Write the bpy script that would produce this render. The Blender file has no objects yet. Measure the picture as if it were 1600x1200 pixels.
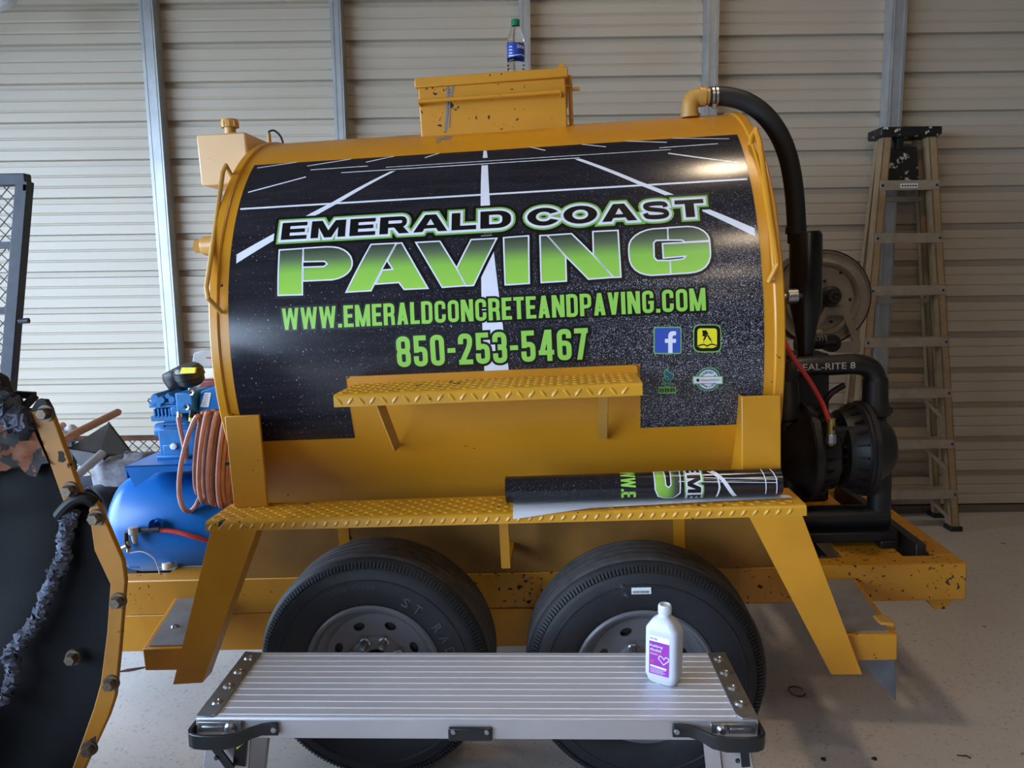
import bpy, bmesh, math, random
from math import sin, cos, pi, radians as rad, atan2, sqrt
from mathutils import Vector as V, Matrix, geometry as mgeo

random.seed(11)
scene = bpy.context.scene
COL = scene.collection

# ------------------------------------------------------------------ camera
PITCH, ROLL, FPX = 8.0, 0.75, 1200.0
CAM = V((0, 0, 1.6))
_p, _r = rad(PITCH), rad(ROLL)
CF = V((0, cos(_p), -sin(_p)))
_R, _U = V((1, 0, 0)), V((0, sin(_p), cos(_p)))
CR = _R * cos(_r) - _U * sin(_r)
CU = _R * sin(_r) + _U * cos(_r)
cam_data = bpy.data.cameras.new('camera')
cam_data.sensor_width = 36.0
cam_data.lens = 36.0 * FPX / 1600.0
cam_data.clip_start = 0.05
cam_ob = bpy.data.objects.new('camera', cam_data)
COL.objects.link(cam_ob)
cam_ob.matrix_world = Matrix(((CR.x, CU.x, -CF.x, CAM.x), (CR.y, CU.y, -CF.y, CAM.y),
                              (CR.z, CU.z, -CF.z, CAM.z), (0, 0, 0, 1)))
scene.camera = cam_ob

# ------------------------------------------------------------------ world, daylight and exposure
SKY_STRENGTH = 15.0
EXPOSURE = 0.0
LAMP_STRENGTH = 75.0
world = bpy.data.worlds.new('World')
scene.world = world
world.use_nodes = True
wn = world.node_tree.nodes
wn['Background'].inputs[0].default_value = (0.58, 0.76, 1.0, 1)
wn['Background'].inputs[1].default_value = SKY_STRENGTH
scene.view_settings.view_transform = 'Standard'
scene.view_settings.look = 'None'
scene.view_settings.gamma = 1.0
scene.view_settings.exposure = EXPOSURE
scene.view_settings.use_curve_mapping = False

# room dimensions (metres); the big roll-up door opening is in the left wall
WALL_Y, WALL_L, WALL_R, WALL_F, CEIL = 4.95, -4.3, 5.6, -9.0, 4.7
DOOR_Y0, DOOR_Y1, DOOR_H = -4.6, 3.9, 3.0
pd = bpy.data.lights.new('doorway_daylight', 'AREA')
pd.shape = 'RECTANGLE'
pd.size, pd.size_y = DOOR_H, DOOR_Y1 - DOOR_Y0
pd.energy = 1.0
pd.cycles.is_portal = True
po = bpy.data.objects.new('doorway_daylight', pd)
COL.objects.link(po)
po.location = (WALL_L - 0.02, (DOOR_Y0 + DOOR_Y1) / 2, DOOR_H / 2)
po.rotation_euler = (0, -pi / 2, 0)

# ------------------------------------------------------------------ measuring helpers
def ray(x, y):
    return CF + CR * ((x - 800) / FPX) + CU * ((600 - y) / FPX)
def W(x, y, **k):
    """photo pixel -> world point on the plane X/Y/Z = value"""
    d = ray(x, y)
    (n, v), = k.items()
    i = 'XYZ'.index(n)
    return CAM + d * ((v - CAM[i]) / d[i])
# trailer frame: x along the tank, y away from camera, z up; it stands yawed and nose-down
AX = V((0.99676333, -0.07115357, 0.03741696))
AY = V((0.07120343, 0.99746181, 0.0))
AZ = V((-0.03732199, 0.00266422, 0.99929974))
TO = V((0.04259646, 3.13531681, 0.0))
TM = Matrix(((AX.x, AY.x, AZ.x, TO.x), (AX.y, AY.y, AZ.y, TO.y), (AX.z, AY.z, AZ.z, TO.z), (0, 0, 0, 1)))
TI = TM.inverted()
TR_, ZA = 0.78, 1.3825          # tank radius, tank axis height
CAML = TI @ CAM
def L(x, y, lx=None, ly=None, lz=None):
    d = TI.to_3x3() @ ray(x, y)
    i, v = (0, lx) if lx is not None else ((1, ly) if ly is not None else (2, lz))
    return CAML + d * ((v - CAML[i]) / d[i])
def D(x, y):
    """photo pixel -> (along, arc) on the tank shell"""
    d = TI.to_3x3() @ ray(x, y)
    o = CAML - V((0, 0, ZA))
    a = d.y ** 2 + d.z ** 2; b = o.y * d.y + o.z * d.z; c = o.y ** 2 + o.z ** 2 - TR_ ** 2
    t = (-b - sqrt(max(b * b - a * c, 0))) / a
    P = o + d * t
    return (P.x, atan2(P.z, -P.y) * TR_)

# ------------------------------------------------------------------ scene helpers
WM = {}     # world matrices of the empties
def tag(o, label=None, cat=None, group=None, kind=None):
    if label: o['label'] = label
    if cat: o['category'] = cat
    if group: o['group'] = group
    if kind: o['kind'] = kind
    return o
def thing(name, label, cat, loc, group=None, M=None):
    o = bpy.data.objects.new(name, None)
    o.empty_display_size = 0.05
    COL.objects.link(o)
    m = M if M is not None else Matrix.Translation(V(loc))
    o.matrix_world = m
    WM[o.name] = m.copy()
    return tag(o, label, cat, group)

class MB:
    """collects shapes; build() links them as one mesh object"""
    def __init__(s, M=None):
        s.v = []; s.f = []; s.m = []; s.M = M
    def add(s, vs, fs, mi=0):
        n = len(s.v)
        s.v += [V(p) for p in vs]
        for f in fs:
            s.f.append([n + i for i in f]); s.m.append(mi)
        return s
    def boxb(s, x0, x1, y0, y1, z0, z1, mi=0):
        vs = [(x, y, z) for z in (z0, z1) for y in (y0, y1) for x in (x0, x1)]
        return s.add(vs, [(0, 2, 3, 1), (4, 5, 7, 6), (0, 1, 5, 4), (2, 6, 7, 3), (0, 4, 6, 2), (1, 3, 7, 5)], mi)
    def box(s, c, sz, mi=0, R=None):
        n = len(s.v)
        s.boxb(-sz[0] / 2, sz[0] / 2, -sz[1] / 2, sz[1] / 2, -sz[2] / 2, sz[2] / 2, mi)
        for i in range(n, len(s.v)):
            s.v[i] = (R @ s.v[i] if R is not None else s.v[i]) + V(c)
        return s
    def ext(s, pts, vec, mi=0):
        """prism: polygon of 3-D points pushed along vec"""
        pts = [V(p) for p in pts]; vec = V(vec); n = len(pts)
        nrm = V((0, 0, 0))
        for i in range(n):
            nrm += pts[i].cross(pts[(i + 1) % n])
        if nrm.dot(vec) > 0: pts = pts[::-1]
        vs = pts + [p + vec for p in pts]
        fs = [tuple(range(n)), tuple(reversed(range(n, 2 * n)))]
        fs += [(i, i + n, (i + 1) % n + n, (i + 1) % n) for i in range(n)]
        return s.add(vs, fs, mi)
    def bar(s, a, b, w, h, up=(0, 0, 1), mi=0):
        """rectangular bar from a to b"""
        a, b = V(a), V(b); d = (b - a).normalized(); side = d.cross(V(up)).normalized(); u = side.cross(d)
        q = [side * (w / 2 * i) + u * (h / 2 * j) for i, j in ((-1, -1), (1, -1), (1, 1), (-1, 1))]
        return s.ext([a + k for k in q], b - a, mi)
    def tube(s, pts, r, n=10, closed=False, mi=0, caps=True):
        pts = [V(p) for p in pts]; k = len(pts)
        rs = r if isinstance(r, (list, tuple)) else [r] * k
        tg = []
        for i in range(k):
            a = pts[(i - 1) % k] if (closed or i > 0) else pts[i]
            b = pts[(i + 1) % k] if (closed or i < k - 1) else pts[i]
            tg.append((b - a).normalized())
        ref = V((0, 0, 1)) if abs(tg[0].z) < .9 else V((1, 0, 0))
        nx = tg[0].cross(ref).normalized()
        vs = []
        for i in range(k):
            nx = (nx - tg[i] * nx.dot(tg[i])).normalized()
            ny = tg[i].cross(nx)
            for j in range(n):
                a = 2 * pi * j / n
                vs.append(pts[i] + (nx * cos(a) + ny * sin(a)) * rs[i])
        fs = []
        for i in range(k if closed else k - 1):
            i2 = (i + 1) % k
            for j in range(n):
                j2 = (j + 1) % n
                fs.append((i * n + j, i * n + j2, i2 * n + j2, i2 * n + j))
        if caps and not closed:
            fs.append(tuple(reversed(range(n)))); fs.append(tuple(range((k - 1) * n, k * n)))
        return s.add(vs, fs, mi)
    def cyl(s, a, b, r, n=20, mi=0):
        return s.tube([a, b], r, n, mi=mi)
    def lathe(s, prof, o, ax, n=32, mi=0, closed=False, a0=0, a1=2 * pi):
        """profile [(radius, height along ax)] turned about ax through o"""
        o = V(o); ax = V(ax).normalized()
        ref = V((0, 0, 1)) if abs(ax.z) < .9 else V((1, 0, 0))
        e1 = ax.cross(ref).normalized(); e2 = ax.cross(e1)
        full = abs(a1 - a0 - 2 * pi) < 1e-6
        cnt = n if full else n + 1
        vs = []
        for j in range(cnt):
            a = a0 + (a1 - a0) * j / n
            for (r, h) in prof:
                vs.append(o + ax * h + (e1 * cos(a) + e2 * sin(a)) * r)
        k = len(prof); fs = []
        for j in range(n):
            j2 = (j + 1) % cnt
            for i in range(k if closed else k - 1):
                i2 = (i + 1) % k
                fs.append((j * k + i, j2 * k + i, j2 * k + i2, j * k + i2))
        return s.add(vs, fs, mi)
    def build(s, name, mats, parent=None, local=False, bevel=0, seg=2, smooth=35, origin=None, wn=False):
        vs = [s.M @ p for p in s.v] if s.M is not None else s.v
        inv = None
        if parent is not None and not local:
            inv = WM[parent.name].inverted()
        elif parent is None:
            if origin is None:
                xs = [p.x for p in vs]; ys = [p.y for p in vs]; zs = [p.z for p in vs]
                origin = ((min(xs) + max(xs)) / 2, (min(ys) + max(ys)) / 2, min(zs))
            inv = Matrix.Translation(-V(origin))
        if inv is not None: vs = [inv @ p for p in vs]
        me = bpy.data.meshes.new(name)
        me.from_pydata([tuple(p) for p in vs], [], s.f)
        if not isinstance(mats, (list, tuple)): mats = [mats]
        for m in mats: me.materials.append(m)
        if len(mats) > 1:
            for p, i in zip(me.polygons, s.m): p.material_index = i
        bm = bmesh.new(); bm.from_mesh(me)
        bmesh.ops.remove_doubles(bm, verts=bm.verts, dist=1e-6)
        bmesh.ops.dissolve_degenerate(bm, edges=bm.edges, dist=1e-7)
        if wn: bmesh.ops.recalc_face_normals(bm, faces=bm.faces)
        bm.to_mesh(me); bm.free()
        if smooth:
            me.shade_smooth()
            me.set_sharp_from_angle(angle=rad(smooth))
        o = bpy.data.objects.new(name, me)
        COL.objects.link(o)
        if parent is not None:
            o.parent = parent
            WM[o.name] = WM[parent.name]
        else:
            o.location = origin
            WM[o.name] = Matrix.Translation(V(origin))
        if bevel:
            b = o.modifiers.new('bevel', 'BEVEL'); b.width = bevel; b.segments = seg
            b.limit_method = 'ANGLE'; b.angle_limit = rad(40); b.harden_normals = False
        return o

def smooth_path(pts, k=6, closed=False):
    """Catmull-Rom through the points"""
    pts = [V(p) for p in pts]; n = len(pts); out = []
    rng = range(n) if closed else range(n - 1)
    for i in rng:
        p1, p2 = pts[i], pts[(i + 1) % n]
        p0 = pts[(i - 1) % n] if (closed or i > 0) else p1 * 2 - p2
        p3 = pts[(i + 2) % n] if (closed or i < n - 2) else p2 * 2 - p1
        for j in range(k):
            t = j / k
            out.append(0.5 * ((2 * p1) + (p2 - p0) * t + (2 * p0 - 5 * p1 + 4 * p2 - p3) * t * t + (3 * p1 - p0 - 3 * p2 + p3) * t ** 3))
    if not closed: out.append(pts[-1])
    return out

# ------------------------------------------------------------------ materials
def lin(c):
    c = c / 255.0
    return c / 12.92 if c <= 0.04045 else ((c + 0.055) / 1.055) ** 2.4
def C(r, g, b): return (lin(r), lin(g), lin(b), 1.0)
def new_mat(name):
    m = bpy.data.materials.new(name); m.use_nodes = True
    return m, m.node_tree, m.node_tree.nodes['Principled BSDF']
def nd(nt, t, **k):
    n = nt.nodes.new(t)
    for a, v in k.items(): setattr(n, a, v)
    return n
def noise(nt, scale, detail=3, rough=.55, vec=None, dist=0):
    n = nd(nt, 'ShaderNodeTexNoise')
    n.inputs['Scale'].default_value = scale; n.inputs['Detail'].default_value = detail
    n.inputs['Roughness'].default_value = rough; n.inputs['Distortion'].default_value = dist
    if vec is not None: nt.links.new(vec, n.inputs['Vector'])
    return n
def ramp(nt, src, stops):
    r = nd(nt, 'ShaderNodeValToRGB')
    el = r.color_ramp.elements
    el[0].position, el[0].color = stops[0]
    el[1].position, el[1].color = stops[-1]
    for p, c in stops[1:-1]:
        e = el.new(p); e.color = c
    nt.links.new(src, r.inputs[0])
    return r
def mixc(nt, fac, a, b, mode='MIX'):
    m = nd(nt, 'ShaderNodeMix', data_type='RGBA', blend_type=mode)
    for sock, val in ((m.inputs[0], fac), (m.inputs[6], a), (m.inputs[7], b)):
        if hasattr(val, 'is_linked') or hasattr(val, 'links'): nt.links.new(val, sock)
        else: sock.default_value = val
    return m.outputs[2]
def coords(nt, scale=(1, 1, 1)):
    t = nd(nt, 'ShaderNodeTexCoord'); mp = nd(nt, 'ShaderNodeMapping')
    mp.inputs['Scale'].default_value = scale
    nt.links.new(t.outputs['Object'], mp.inputs['Vector'])
    return mp.outputs[0]
def bump(nt, bs, h, strength, dist=.002):
    b = nd(nt, 'ShaderNodeBump'); b.inputs['Strength'].default_value = strength; b.inputs['Distance'].default_value = dist
    nt.links.new(h, b.inputs['Height']); nt.links.new(b.outputs[0], bs.inputs['Normal'])
def simple(name, col, rough=.5, metal=0, var=.12, scale=6, bmp=0, bscale=60, stretch=(1, 1, 1), spec=.5, coat=0):
    m, nt, bs = new_mat(name)
    vec = coords(nt, stretch)
    n = noise(nt, scale, 4, .6, vec)
    lo = tuple(max(0, c * (1 - var)) for c in col[:3]) + (1,)
    hi = tuple(min(1, c * (1 + var)) for c in col[:3]) + (1,)
    r = ramp(nt, n.outputs[0], [(.3, lo), (.7, hi)])
    nt.links.new(r.outputs[0], bs.inputs['Base Color'])
    bs.inputs['Roughness'].default_value = rough; bs.inputs['Metallic'].default_value = metal
    bs.inputs['Specular IOR Level'].default_value = spec
    bs.inputs['Coat Weight'].default_value = coat
    if bmp:
        n2 = noise(nt, bscale, 3, .6, vec); bump(nt, bs, n2.outputs[0], bmp)
    return m
def paint(name, col, chips=.64, cscale=26, rough=.38, chipcol=(.02, .014, .01, 1), dirt=.25, stretch=(1, 1, 1)):
    """enamel paint with chips down to dark steel and faint grime"""
    m, nt, bs = new_mat(name)
    vec = coords(nt, stretch)
    g = noise(nt, 2.2, 4, .6, vec)
    dark = tuple(c * (1 - dirt) for c in col[:3]) + (1,)
    base = ramp(nt, g.outputs[0], [(.30, dark), (.60, col)])
    c1 = noise(nt, cscale, 3, .55, vec, .3)
    c2 = noise(nt, 3.1, 2, .5, vec)
    ad = nd(nt, 'ShaderNodeMath', operation='MULTIPLY_ADD'); ad.inputs[1].default_value = .35
    nt.links.new(c2.outputs[0], ad.inputs[0]); nt.links.new(c1.outputs[0], ad.inputs[2])
    k = ramp(nt, ad.outputs[0], [(chips + .175, (0, 0, 0, 1)), (chips + .19, (1, 1, 1, 1))])
    out = mixc(nt, k.outputs[0], base.outputs[0], chipcol)
    nt.links.new(out, bs.inputs['Base Color'])
    rr = ramp(nt, k.outputs[0], [(0, (rough,) * 3 + (1,)), (1, (.85,) * 3 + (1,))])
    nt.links.new(rr.outputs[0], bs.inputs['Roughness'])
    bump(nt, bs, k.outputs[0], -.25, .002)
    return m

YEL = C(207, 141, 31)
M = {}
M['yellow'] = paint('yellow_paint', YEL, .775, 44)
M['yellow_top'] = paint('yellow_paint_tank', YEL, .755, 46, rough=.33, dirt=.12, stretch=(.5, 1, 1))
M['yellow_worn'] = paint('yellow_paint_worn', C(196, 134, 32), .645, 52, rough=.42)
M['yellow_tread'] = paint('yellow_tread_plate', C(208, 149, 38), .70, 44, rough=.36)
M['yellow_skirt_shade'] = paint('yellow_paint_skirt_shade', C(150, 104, 36), .74, 18, rough=.6, dirt=.55)  # skirt yellow browned to paint in the shade under the lower step
M['yellow_hatch'] = paint('yellow_paint_hatch', C(198, 136, 32), .70, 46, rough=.42)
M['rust_tar'] = paint('rust_through_tar', C(118, 62, 26), .50, 16, rough=.85, chipcol=C(16, 13, 12), dirt=.7)
M['cream'] = paint('cream_paint', C(216, 174, 122), .74, 30, rough=.42, dirt=.08)
M['tan'] = paint('tan_paint', C(196, 146, 70), .78, 30, rough=.4)
M['yellow_dirty_shaded'] = paint('yellow_paint_dirty_shaded', C(164, 108, 18), .68, 18, rough=.5, dirt=.45)  # dirty edge-strip yellow, also darkened for the shade on its face
M['black'] = simple('black_cast', C(24, 24, 26), .45, 0, .25, 20, .2, 90)
M['black_gloss'] = simple('black_gloss', C(16, 16, 18), .28, 0, .2, 10)
M['rubber'] = simple('hose_rubber', C(22, 22, 24), .6, 0, .2, 20, .1, 60)
M['tire'] = simple('tire_rubber', C(30, 31, 37), .6, 0, .28, 14, .25, 160)
M['tread'] = simple('tread_rubber', C(74, 73, 75), .8, 0, .3, 25, .35, 130)
M['rim'] = simple('rim_paint', C(104, 104, 110), .42, .1, .12, 8)
M['zinc'] = simple('zinc', C(170, 172, 176), .32, .9, .2, 30)
M['dark_steel'] = simple('dark_steel', C(46, 44, 46), .5, .4, .35, 9, .25, 40)
M['galv'] = simple('galvanised', C(170, 172, 174), .4, .45, .16, 14, .05, 40, (1, 1, .4))
M['alu'] = simple('aluminium_deck', C(200, 203, 214), .45, .35, .07, 7, .05, 50, (.5, 1, 1))
M['alu_side'] = simple('aluminium_side', C(190, 186, 190), .38, .6, .08, 4, 0)
M['alu_rib'] = simple('aluminium_rib', C(222, 224, 232), .4, .3, .04, 9)
M['strip'] = simple('steel_strip', C(150, 156, 164), .33, .85, .12, 10)
M['plastic'] = simple('black_plastic', C(26, 27, 30), .38, 0, .12, 20)
M['blue'] = paint('blue_paint', C(24, 108, 190), .78, 22, rough=.32, chipcol=C(150, 190, 225), dirt=.15)
M['blue_cast'] = simple('blue_cast', C(34, 112, 176), .42, 0, .2, 16)
M['hose_orange'] = simple('hose_orange', C(188, 134, 120), .5, 0, .18, 18)
M['hose_red'] = simple('hose_red', C(206, 62, 60), .4, 0, .08, 10)
M['fiberglass'] = simple('fiberglass', C(156, 132, 100), .55, 0, .16, 12, .1, 60)
M['alu_step'] = simple('ladder_step', C(166, 156, 142), .5, .35, .14, 14)
M['white'] = simple('white_plastic', C(214, 217, 224), .38, 0, .02, 4)
M['paper'] = simple('white_backing_paper', C(232, 236, 246), .45, 0, .03, 5)
M['wood'] = simple('wood_handle', C(176, 122, 86), .6, 0, .22, 10, .1, 40, (1, 6, 6))
M['rust'] = simple('rust', C(74, 40, 18), .9, 0, 1.0, 7, .6, 22)
M['tar'] = simple('tar', C(14, 13, 14), .6, 0, .7, 10, .7, 26, spec=.3)
M['crust'] = simple('tar_crust', C(70, 74, 88), .85, 0, .8, 22, 1.0, 40)
M['plate_dark'] = simple('dark_blade', C(9, 9, 12), .75, .0, .5, 5, .3, 24, spec=.12)
M['bolt'] = simple('bolt_steel', C(104, 92, 80), .5, .7, .3, 20)
M['grey'] = simple('grey_plastic', C(160, 156, 152), .55, 0, .2, 14)
M['ivory'] = simple('ivory_plastic', C(226, 216, 198), .45, 0, .06, 6)
M['darkred'] = simple('dark_red', C(110, 24, 26), .5, 0, .2, 10)
M['label_yellow'] = simple('label_yellow', C(232, 224, 60), .5, 0, .04, 8)
M['label_white'] = simple('label_white', C(232, 236, 240), .5, 0, .04, 8)
M['ink'] = simple('black_ink', C(10, 10, 11), .35, 0, .05, 8)
M['ink_grey'] = simple('grey_ink', C(120, 124, 130), .45, 0, .05, 8)
M['print_white'] = simple('print_white', C(226, 228, 240), .3, 0, .04, 20)
M['print_green'] = simple('print_green', C(150, 208, 88), .3, 0, .02, 8)
M['print_edge'] = simple('print_green_edge', C(128, 182, 92), .3, 0, .02, 8)
M['print_blue'] = simple('print_blue', C(58, 84, 176), .3, 0, .03, 8)
M['print_teal'] = simple('print_teal', C(26, 92, 124), .3, 0, .03, 8)
M['print_yellow'] = simple('print_yellow', C(240, 226, 44), .3, 0, .03, 8)
M['print_orange'] = simple('print_orange', C(224, 108, 48), .35, 0, .03, 8)
M['violet'] = simple('violet_label', C(150, 44, 168), .4, 0, .12, 12)
M['label_blue'] = simple('blue_label', C(34, 62, 150), .35, 0, .12, 12)
M['cap_green'] = simple('green_cap', C(16, 104, 70), .4, 0, .06, 12)
M['brass'] = simple('brass', C(190, 160, 96), .4, .7, .15, 12)
M['stone'] = simple('grey_sack', C(118, 117, 122), .85, 0, .5, 20, 1.0, 26)
M['cloth'] = simple('dark_cloth', C(52, 50, 62), .9, 0, .4, 6, .8, 12)
M['mesh'] = simple('expanded_steel', C(40, 42, 50), .5, .4, .3, 20)
M['skin_pale'] = simple('pale_grey', C(196, 196, 200), .6, 0, .15, 10)

def glassy(name, col, rough, ior):
    m, nt, bs = new_mat(name)
    bs.inputs['Base Color'].default_value = col; bs.inputs['Roughness'].default_value = rough
    bs.inputs['IOR'].default_value = ior; bs.inputs['Transmission Weight'].default_value = 1.0
    return m
M['pet'] = glassy('clear_bottle', (.96, .98, 1, 1), .05, 1.2)
def hdpe():
    m, nt, bs = new_mat('translucent_bottle')
    n = noise(nt, 5, 2, .5, coords(nt))
    r = ramp(nt, n.outputs[0], [(.3, C(196, 200, 214)), (.7, C(206, 209, 220))])
    nt.links.new(r.outputs[0], bs.inputs['Base Color'])
    bs.inputs['Roughness'].default_value = .34
    bs.inputs['Subsurface Weight'].default_value = .15
    bs.inputs['Subsurface Radius'].default_value = (.02, .02, .022)
    return m
M['hdpe'] = hdpe()

def asphalt():
    """printed photo of asphalt on glossy vinyl: near-black with grain that thickens downward; its gain to the right paints in reflected light"""
    m, nt, bs = new_mat('printed_asphalt')
    vec = coords(nt)
    sep = nd(nt, 'ShaderNodeSeparateXYZ'); nt.links.new(vec, sep.inputs[0])
    def mr(src, a, b, c, d):
        q = nd(nt, 'ShaderNodeMapRange'); q.clamp = True
        for i, v in enumerate((a, b, c, d)): q.inputs[i + 1].default_value = v
        nt.links.new(src, q.inputs[0]); return q.outputs[0]
    fx = mr(sep.outputs[0], -.75, .55, .0, 1.0)  # rightward grain gain stands in for reflection on the vinyl
    fz = mr(sep.outputs[2], ZA + .56, ZA + .22, .12, 1.0)
    mu = nd(nt, 'ShaderNodeMath', operation='MULTIPLY'); nt.links.new(fx, mu.inputs[0]); nt.links.new(fz, mu.inputs[1])
    grain = noise(nt, 330, 2, .6, vec)
    thr = nd(nt, 'ShaderNodeMath', operation='MULTIPLY_ADD'); thr.inputs[1].default_value = .16; thr.inputs[2].default_value = -.70
    nt.links.new(mu.outputs[0], thr.inputs[0])
    s = nd(nt, 'ShaderNodeMath', operation='ADD'); nt.links.new(grain.outputs[0], s.inputs[0]); nt.links.new(thr.outputs[0], s.inputs[1])
    k = mr(s.outputs[0], 0, .16, 0, 1)
    streak = noise(nt, 3, 4, .6, coords(nt, (1, 4, 14)))
    base = ramp(nt, streak.outputs[0], [(.3, C(26, 25, 31)), (.7, C(42, 40, 48))])
    out = mixc(nt, k, base.outputs[0], C(190, 190, 200))
    dots = noise(nt, 190, 2, .5, vec)
    dk = ramp(nt, dots.outputs[0], [(.70, (0, 0, 0, 1)), (.76, (1, 1, 1, 1))])
    dm = nd(nt, 'ShaderNodeMath', operation='MULTIPLY'); nt.links.new(dk.outputs[0], dm.inputs[0]); nt.links.new(fz, dm.inputs[1])
    out = mixc(nt, dm.outputs[0], out, C(215, 215, 225))
    nt.links.new(out, bs.inputs['Base Color'])
    bs.inputs['Roughness'].default_value = .2
    bs.inputs['Specular IOR Level'].default_value = .45
    return m
M['asphalt'] = asphalt()
def paving_green():
    m, nt, bs = new_mat('print_green_fade')
    t = nd(nt, 'ShaderNodeTexCoord'); sep = nd(nt, 'ShaderNodeSeparateXYZ'); nt.links.new(t.outputs['Object'], sep.inputs[0])
    q = nd(nt, 'ShaderNodeMapRange')
    q.inputs[1].default_value = ZA + .19; q.inputs[2].default_value = ZA + .345
    nt.links.new(sep.outputs[2], q.inputs[0])
    r = ramp(nt, q.outputs[0], [(0, C(160, 212, 84)), (.45, C(144, 198, 82)), (.72, C(96, 112, 84)), (.98, C(44, 46, 47))])
    nt.links.new(r.outputs[0], bs.inputs['Base Color']); bs.inputs['Roughness'].default_value = .25
    return m
M['paving'] = paving_green()

def concrete():
    m, nt, bs = new_mat('sealed_concrete')
    vec = coords(nt)
    a = noise(nt, 1.1, 5, .6, vec); f = noise(nt, 70, 2, .6, vec)
    base = ramp(nt, a.outputs[0], [(.3, C(196, 187, 180)), (.7, C(212, 204, 199))])
    k = ramp(nt, f.outputs[0], [(.60, (0, 0, 0, 1)), (.68, (1, 1, 1, 1))])
    o1 = mixc(nt, k.outputs[0], base.outputs[0], C(172, 166, 164))
    st = noise(nt, 12, 3, .5, vec)
    k2 = ramp(nt, st.outputs[0], [(.75, (0, 0, 0, 1)), (.77, (1, 1, 1, 1))])
    o2 = mixc(nt, k2.outputs[0], o1, C(96, 84, 74))
    nt.links.new(o2, bs.inputs['Base Color'])
    bs.inputs['Roughness'].default_value = .42
    bump(nt, bs, f.outputs[0], .08)
    return m
M['concrete'] = concrete()
M['panel'] = simple('white_metal_panel', C(184, 172, 155), .42, .0, .05, 2.5, 0, 40, (.3, 1, 1))
M['shed'] = simple('shed_lining', C(104, 94, 82), .7, 0, .08, 2)
M['ground'] = simple('outside_ground', C(120, 118, 112), .9, 0, .1, 2)
M['gray_top'] = simple('bare_steel_plate', C(140, 134, 130), .5, .4, .22, 8, .1, 40)
M['blade'] = simple('galvanised_blade', C(122, 130, 142), .4, .6, .3, 10)
M['reel'] = simple('reel_grey', C(138, 128, 116), .5, .2, .16, 6)
M['lamp'] = None

# ================================================================== the setting
def struct(b, name, mat, **k):
    o = b.build(name, mat, **k); o['kind'] = 'structure'; return o
b = MB(); b.boxb(WALL_L - .15, WALL_R + .15, WALL_F - .15, WALL_Y + .3, -.12, 0)
struct(b, 'floor', M['concrete'], smooth=0)
b = MB(); b.boxb(WALL_L - 14, WALL_L - .16, -16, 16, -.16, -.03)
struct(b, 'floor_outside', M['ground'], smooth=0)
# left wall with the door opening
b = MB()
b.boxb(WALL_L - .15, WALL_L, DOOR_Y1, WALL_Y + .3, 0, CEIL)
b.boxb(WALL_L - .15, WALL_L, WALL_F, DOOR_Y0, 0, CEIL)
b.boxb(WALL_L - .15, WALL_L, DOOR_Y0, DOOR_Y1, DOOR_H, CEIL)
struct(b, 'wall_left', M['shed'], smooth=0)
b = MB(); b.boxb(WALL_R, WALL_R + .15, WALL_F, WALL_Y + .3, 0, CEIL); struct(b, 'wall_right', M['shed'], smooth=0)
b = MB(); b.boxb(WALL_L, WALL_R, WALL_F - .15, WALL_F, 0, CEIL); struct(b, 'wall_front', M['shed'], smooth=0)
b = MB(); b.boxb(WALL_L - .15, WALL_R + .15, WALL_F - .15, WALL_Y + .3, CEIL, CEIL + .1); struct(b, 'ceiling', M['shed'], smooth=0)
b = MB(); b.boxb(WALL_L, WALL_R, WALL_Y + .06, WALL_Y + .25, 0, CEIL)
wall = struct(b, 'wall_back', M['shed'], smooth=0)
# ribbed metal sheets: deep ribs every 0.2295 m, two shallow ones between
PITCHZ, Z0 = .2295, 1.645 - 7 * .2295
def sheet(z_from, n):
    prof = []
    for k in range(n):
        z = z_from + k * PITCHZ
        prof += [(z - .022, 0), (z - .016, .034), (z + .016, .034), (z + .022, 0)]
        for q in (.085, .150):
            prof += [(z + q - .009, 0), (z + q - .002, .0065), (z + q + .002, .0065), (z + q + .009, 0)]
    prof.append((z_from + n * PITCHZ - .022, 0))
    vs, fs = [], []
    for z, d in prof:
        z = max(z, 0.002)
        vs += [(WALL_L + .001, WALL_Y + d, z), (WALL_R - .001, WALL_Y + d, z)]
    for i in range(len(prof) - 1):
        fs.append((2 * i, 2 * i + 1, 2 * i + 3, 2 * i + 2))
    q = MB(); q.add(vs, fs)
    return q
for i in range(5):
    sheet(Z0 + i * 4 * PITCHZ, 4).build('panel', M['panel'], wall, smooth=0)
# galvanised uprights in front of the sheets
def upright(n, x, w, open_right):
    s = 1 if open_right else -1
    y0, y1, t, lip = WALL_Y - .10, WALL_Y - .001, .004, .018
    x0, x1 = x - w / 2, x + w / 2
    q = MB()
    q.boxb(x0, x1, y0, y0 + t, 0, CEIL)
    for xe in (x0, x1 - t): q.boxb(xe, xe + t, y0 + t, y1, 0, CEIL)
    q.boxb(x0 + .012, x0 + .020, y0 - .003, y0, 0, CEIL)
    q.boxb(x1 - .020, x1 - .012, y0 - .003, y0, 0, CEIL)
    struct(q, 'trim_%d' % n, M['galv'], smooth=0)
for n, (px, py, w) in enumerate(((234, 100, .085), (527, 100, .066), (820, 60, .066), (1113, 80, .075), (1402, 100, .09))):
    upright(n + 1, W(px, py, Y=WALL_Y - .1).x, w, True)
b = MB(); b.boxb(WALL_L, WALL_R, WALL_Y - .006, WALL_Y + .05, 0, .05)
struct(b, 'baseboard_back', simple('base_angle', C(120, 110, 96), .5, .3, .1, 8), smooth=0)

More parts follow.
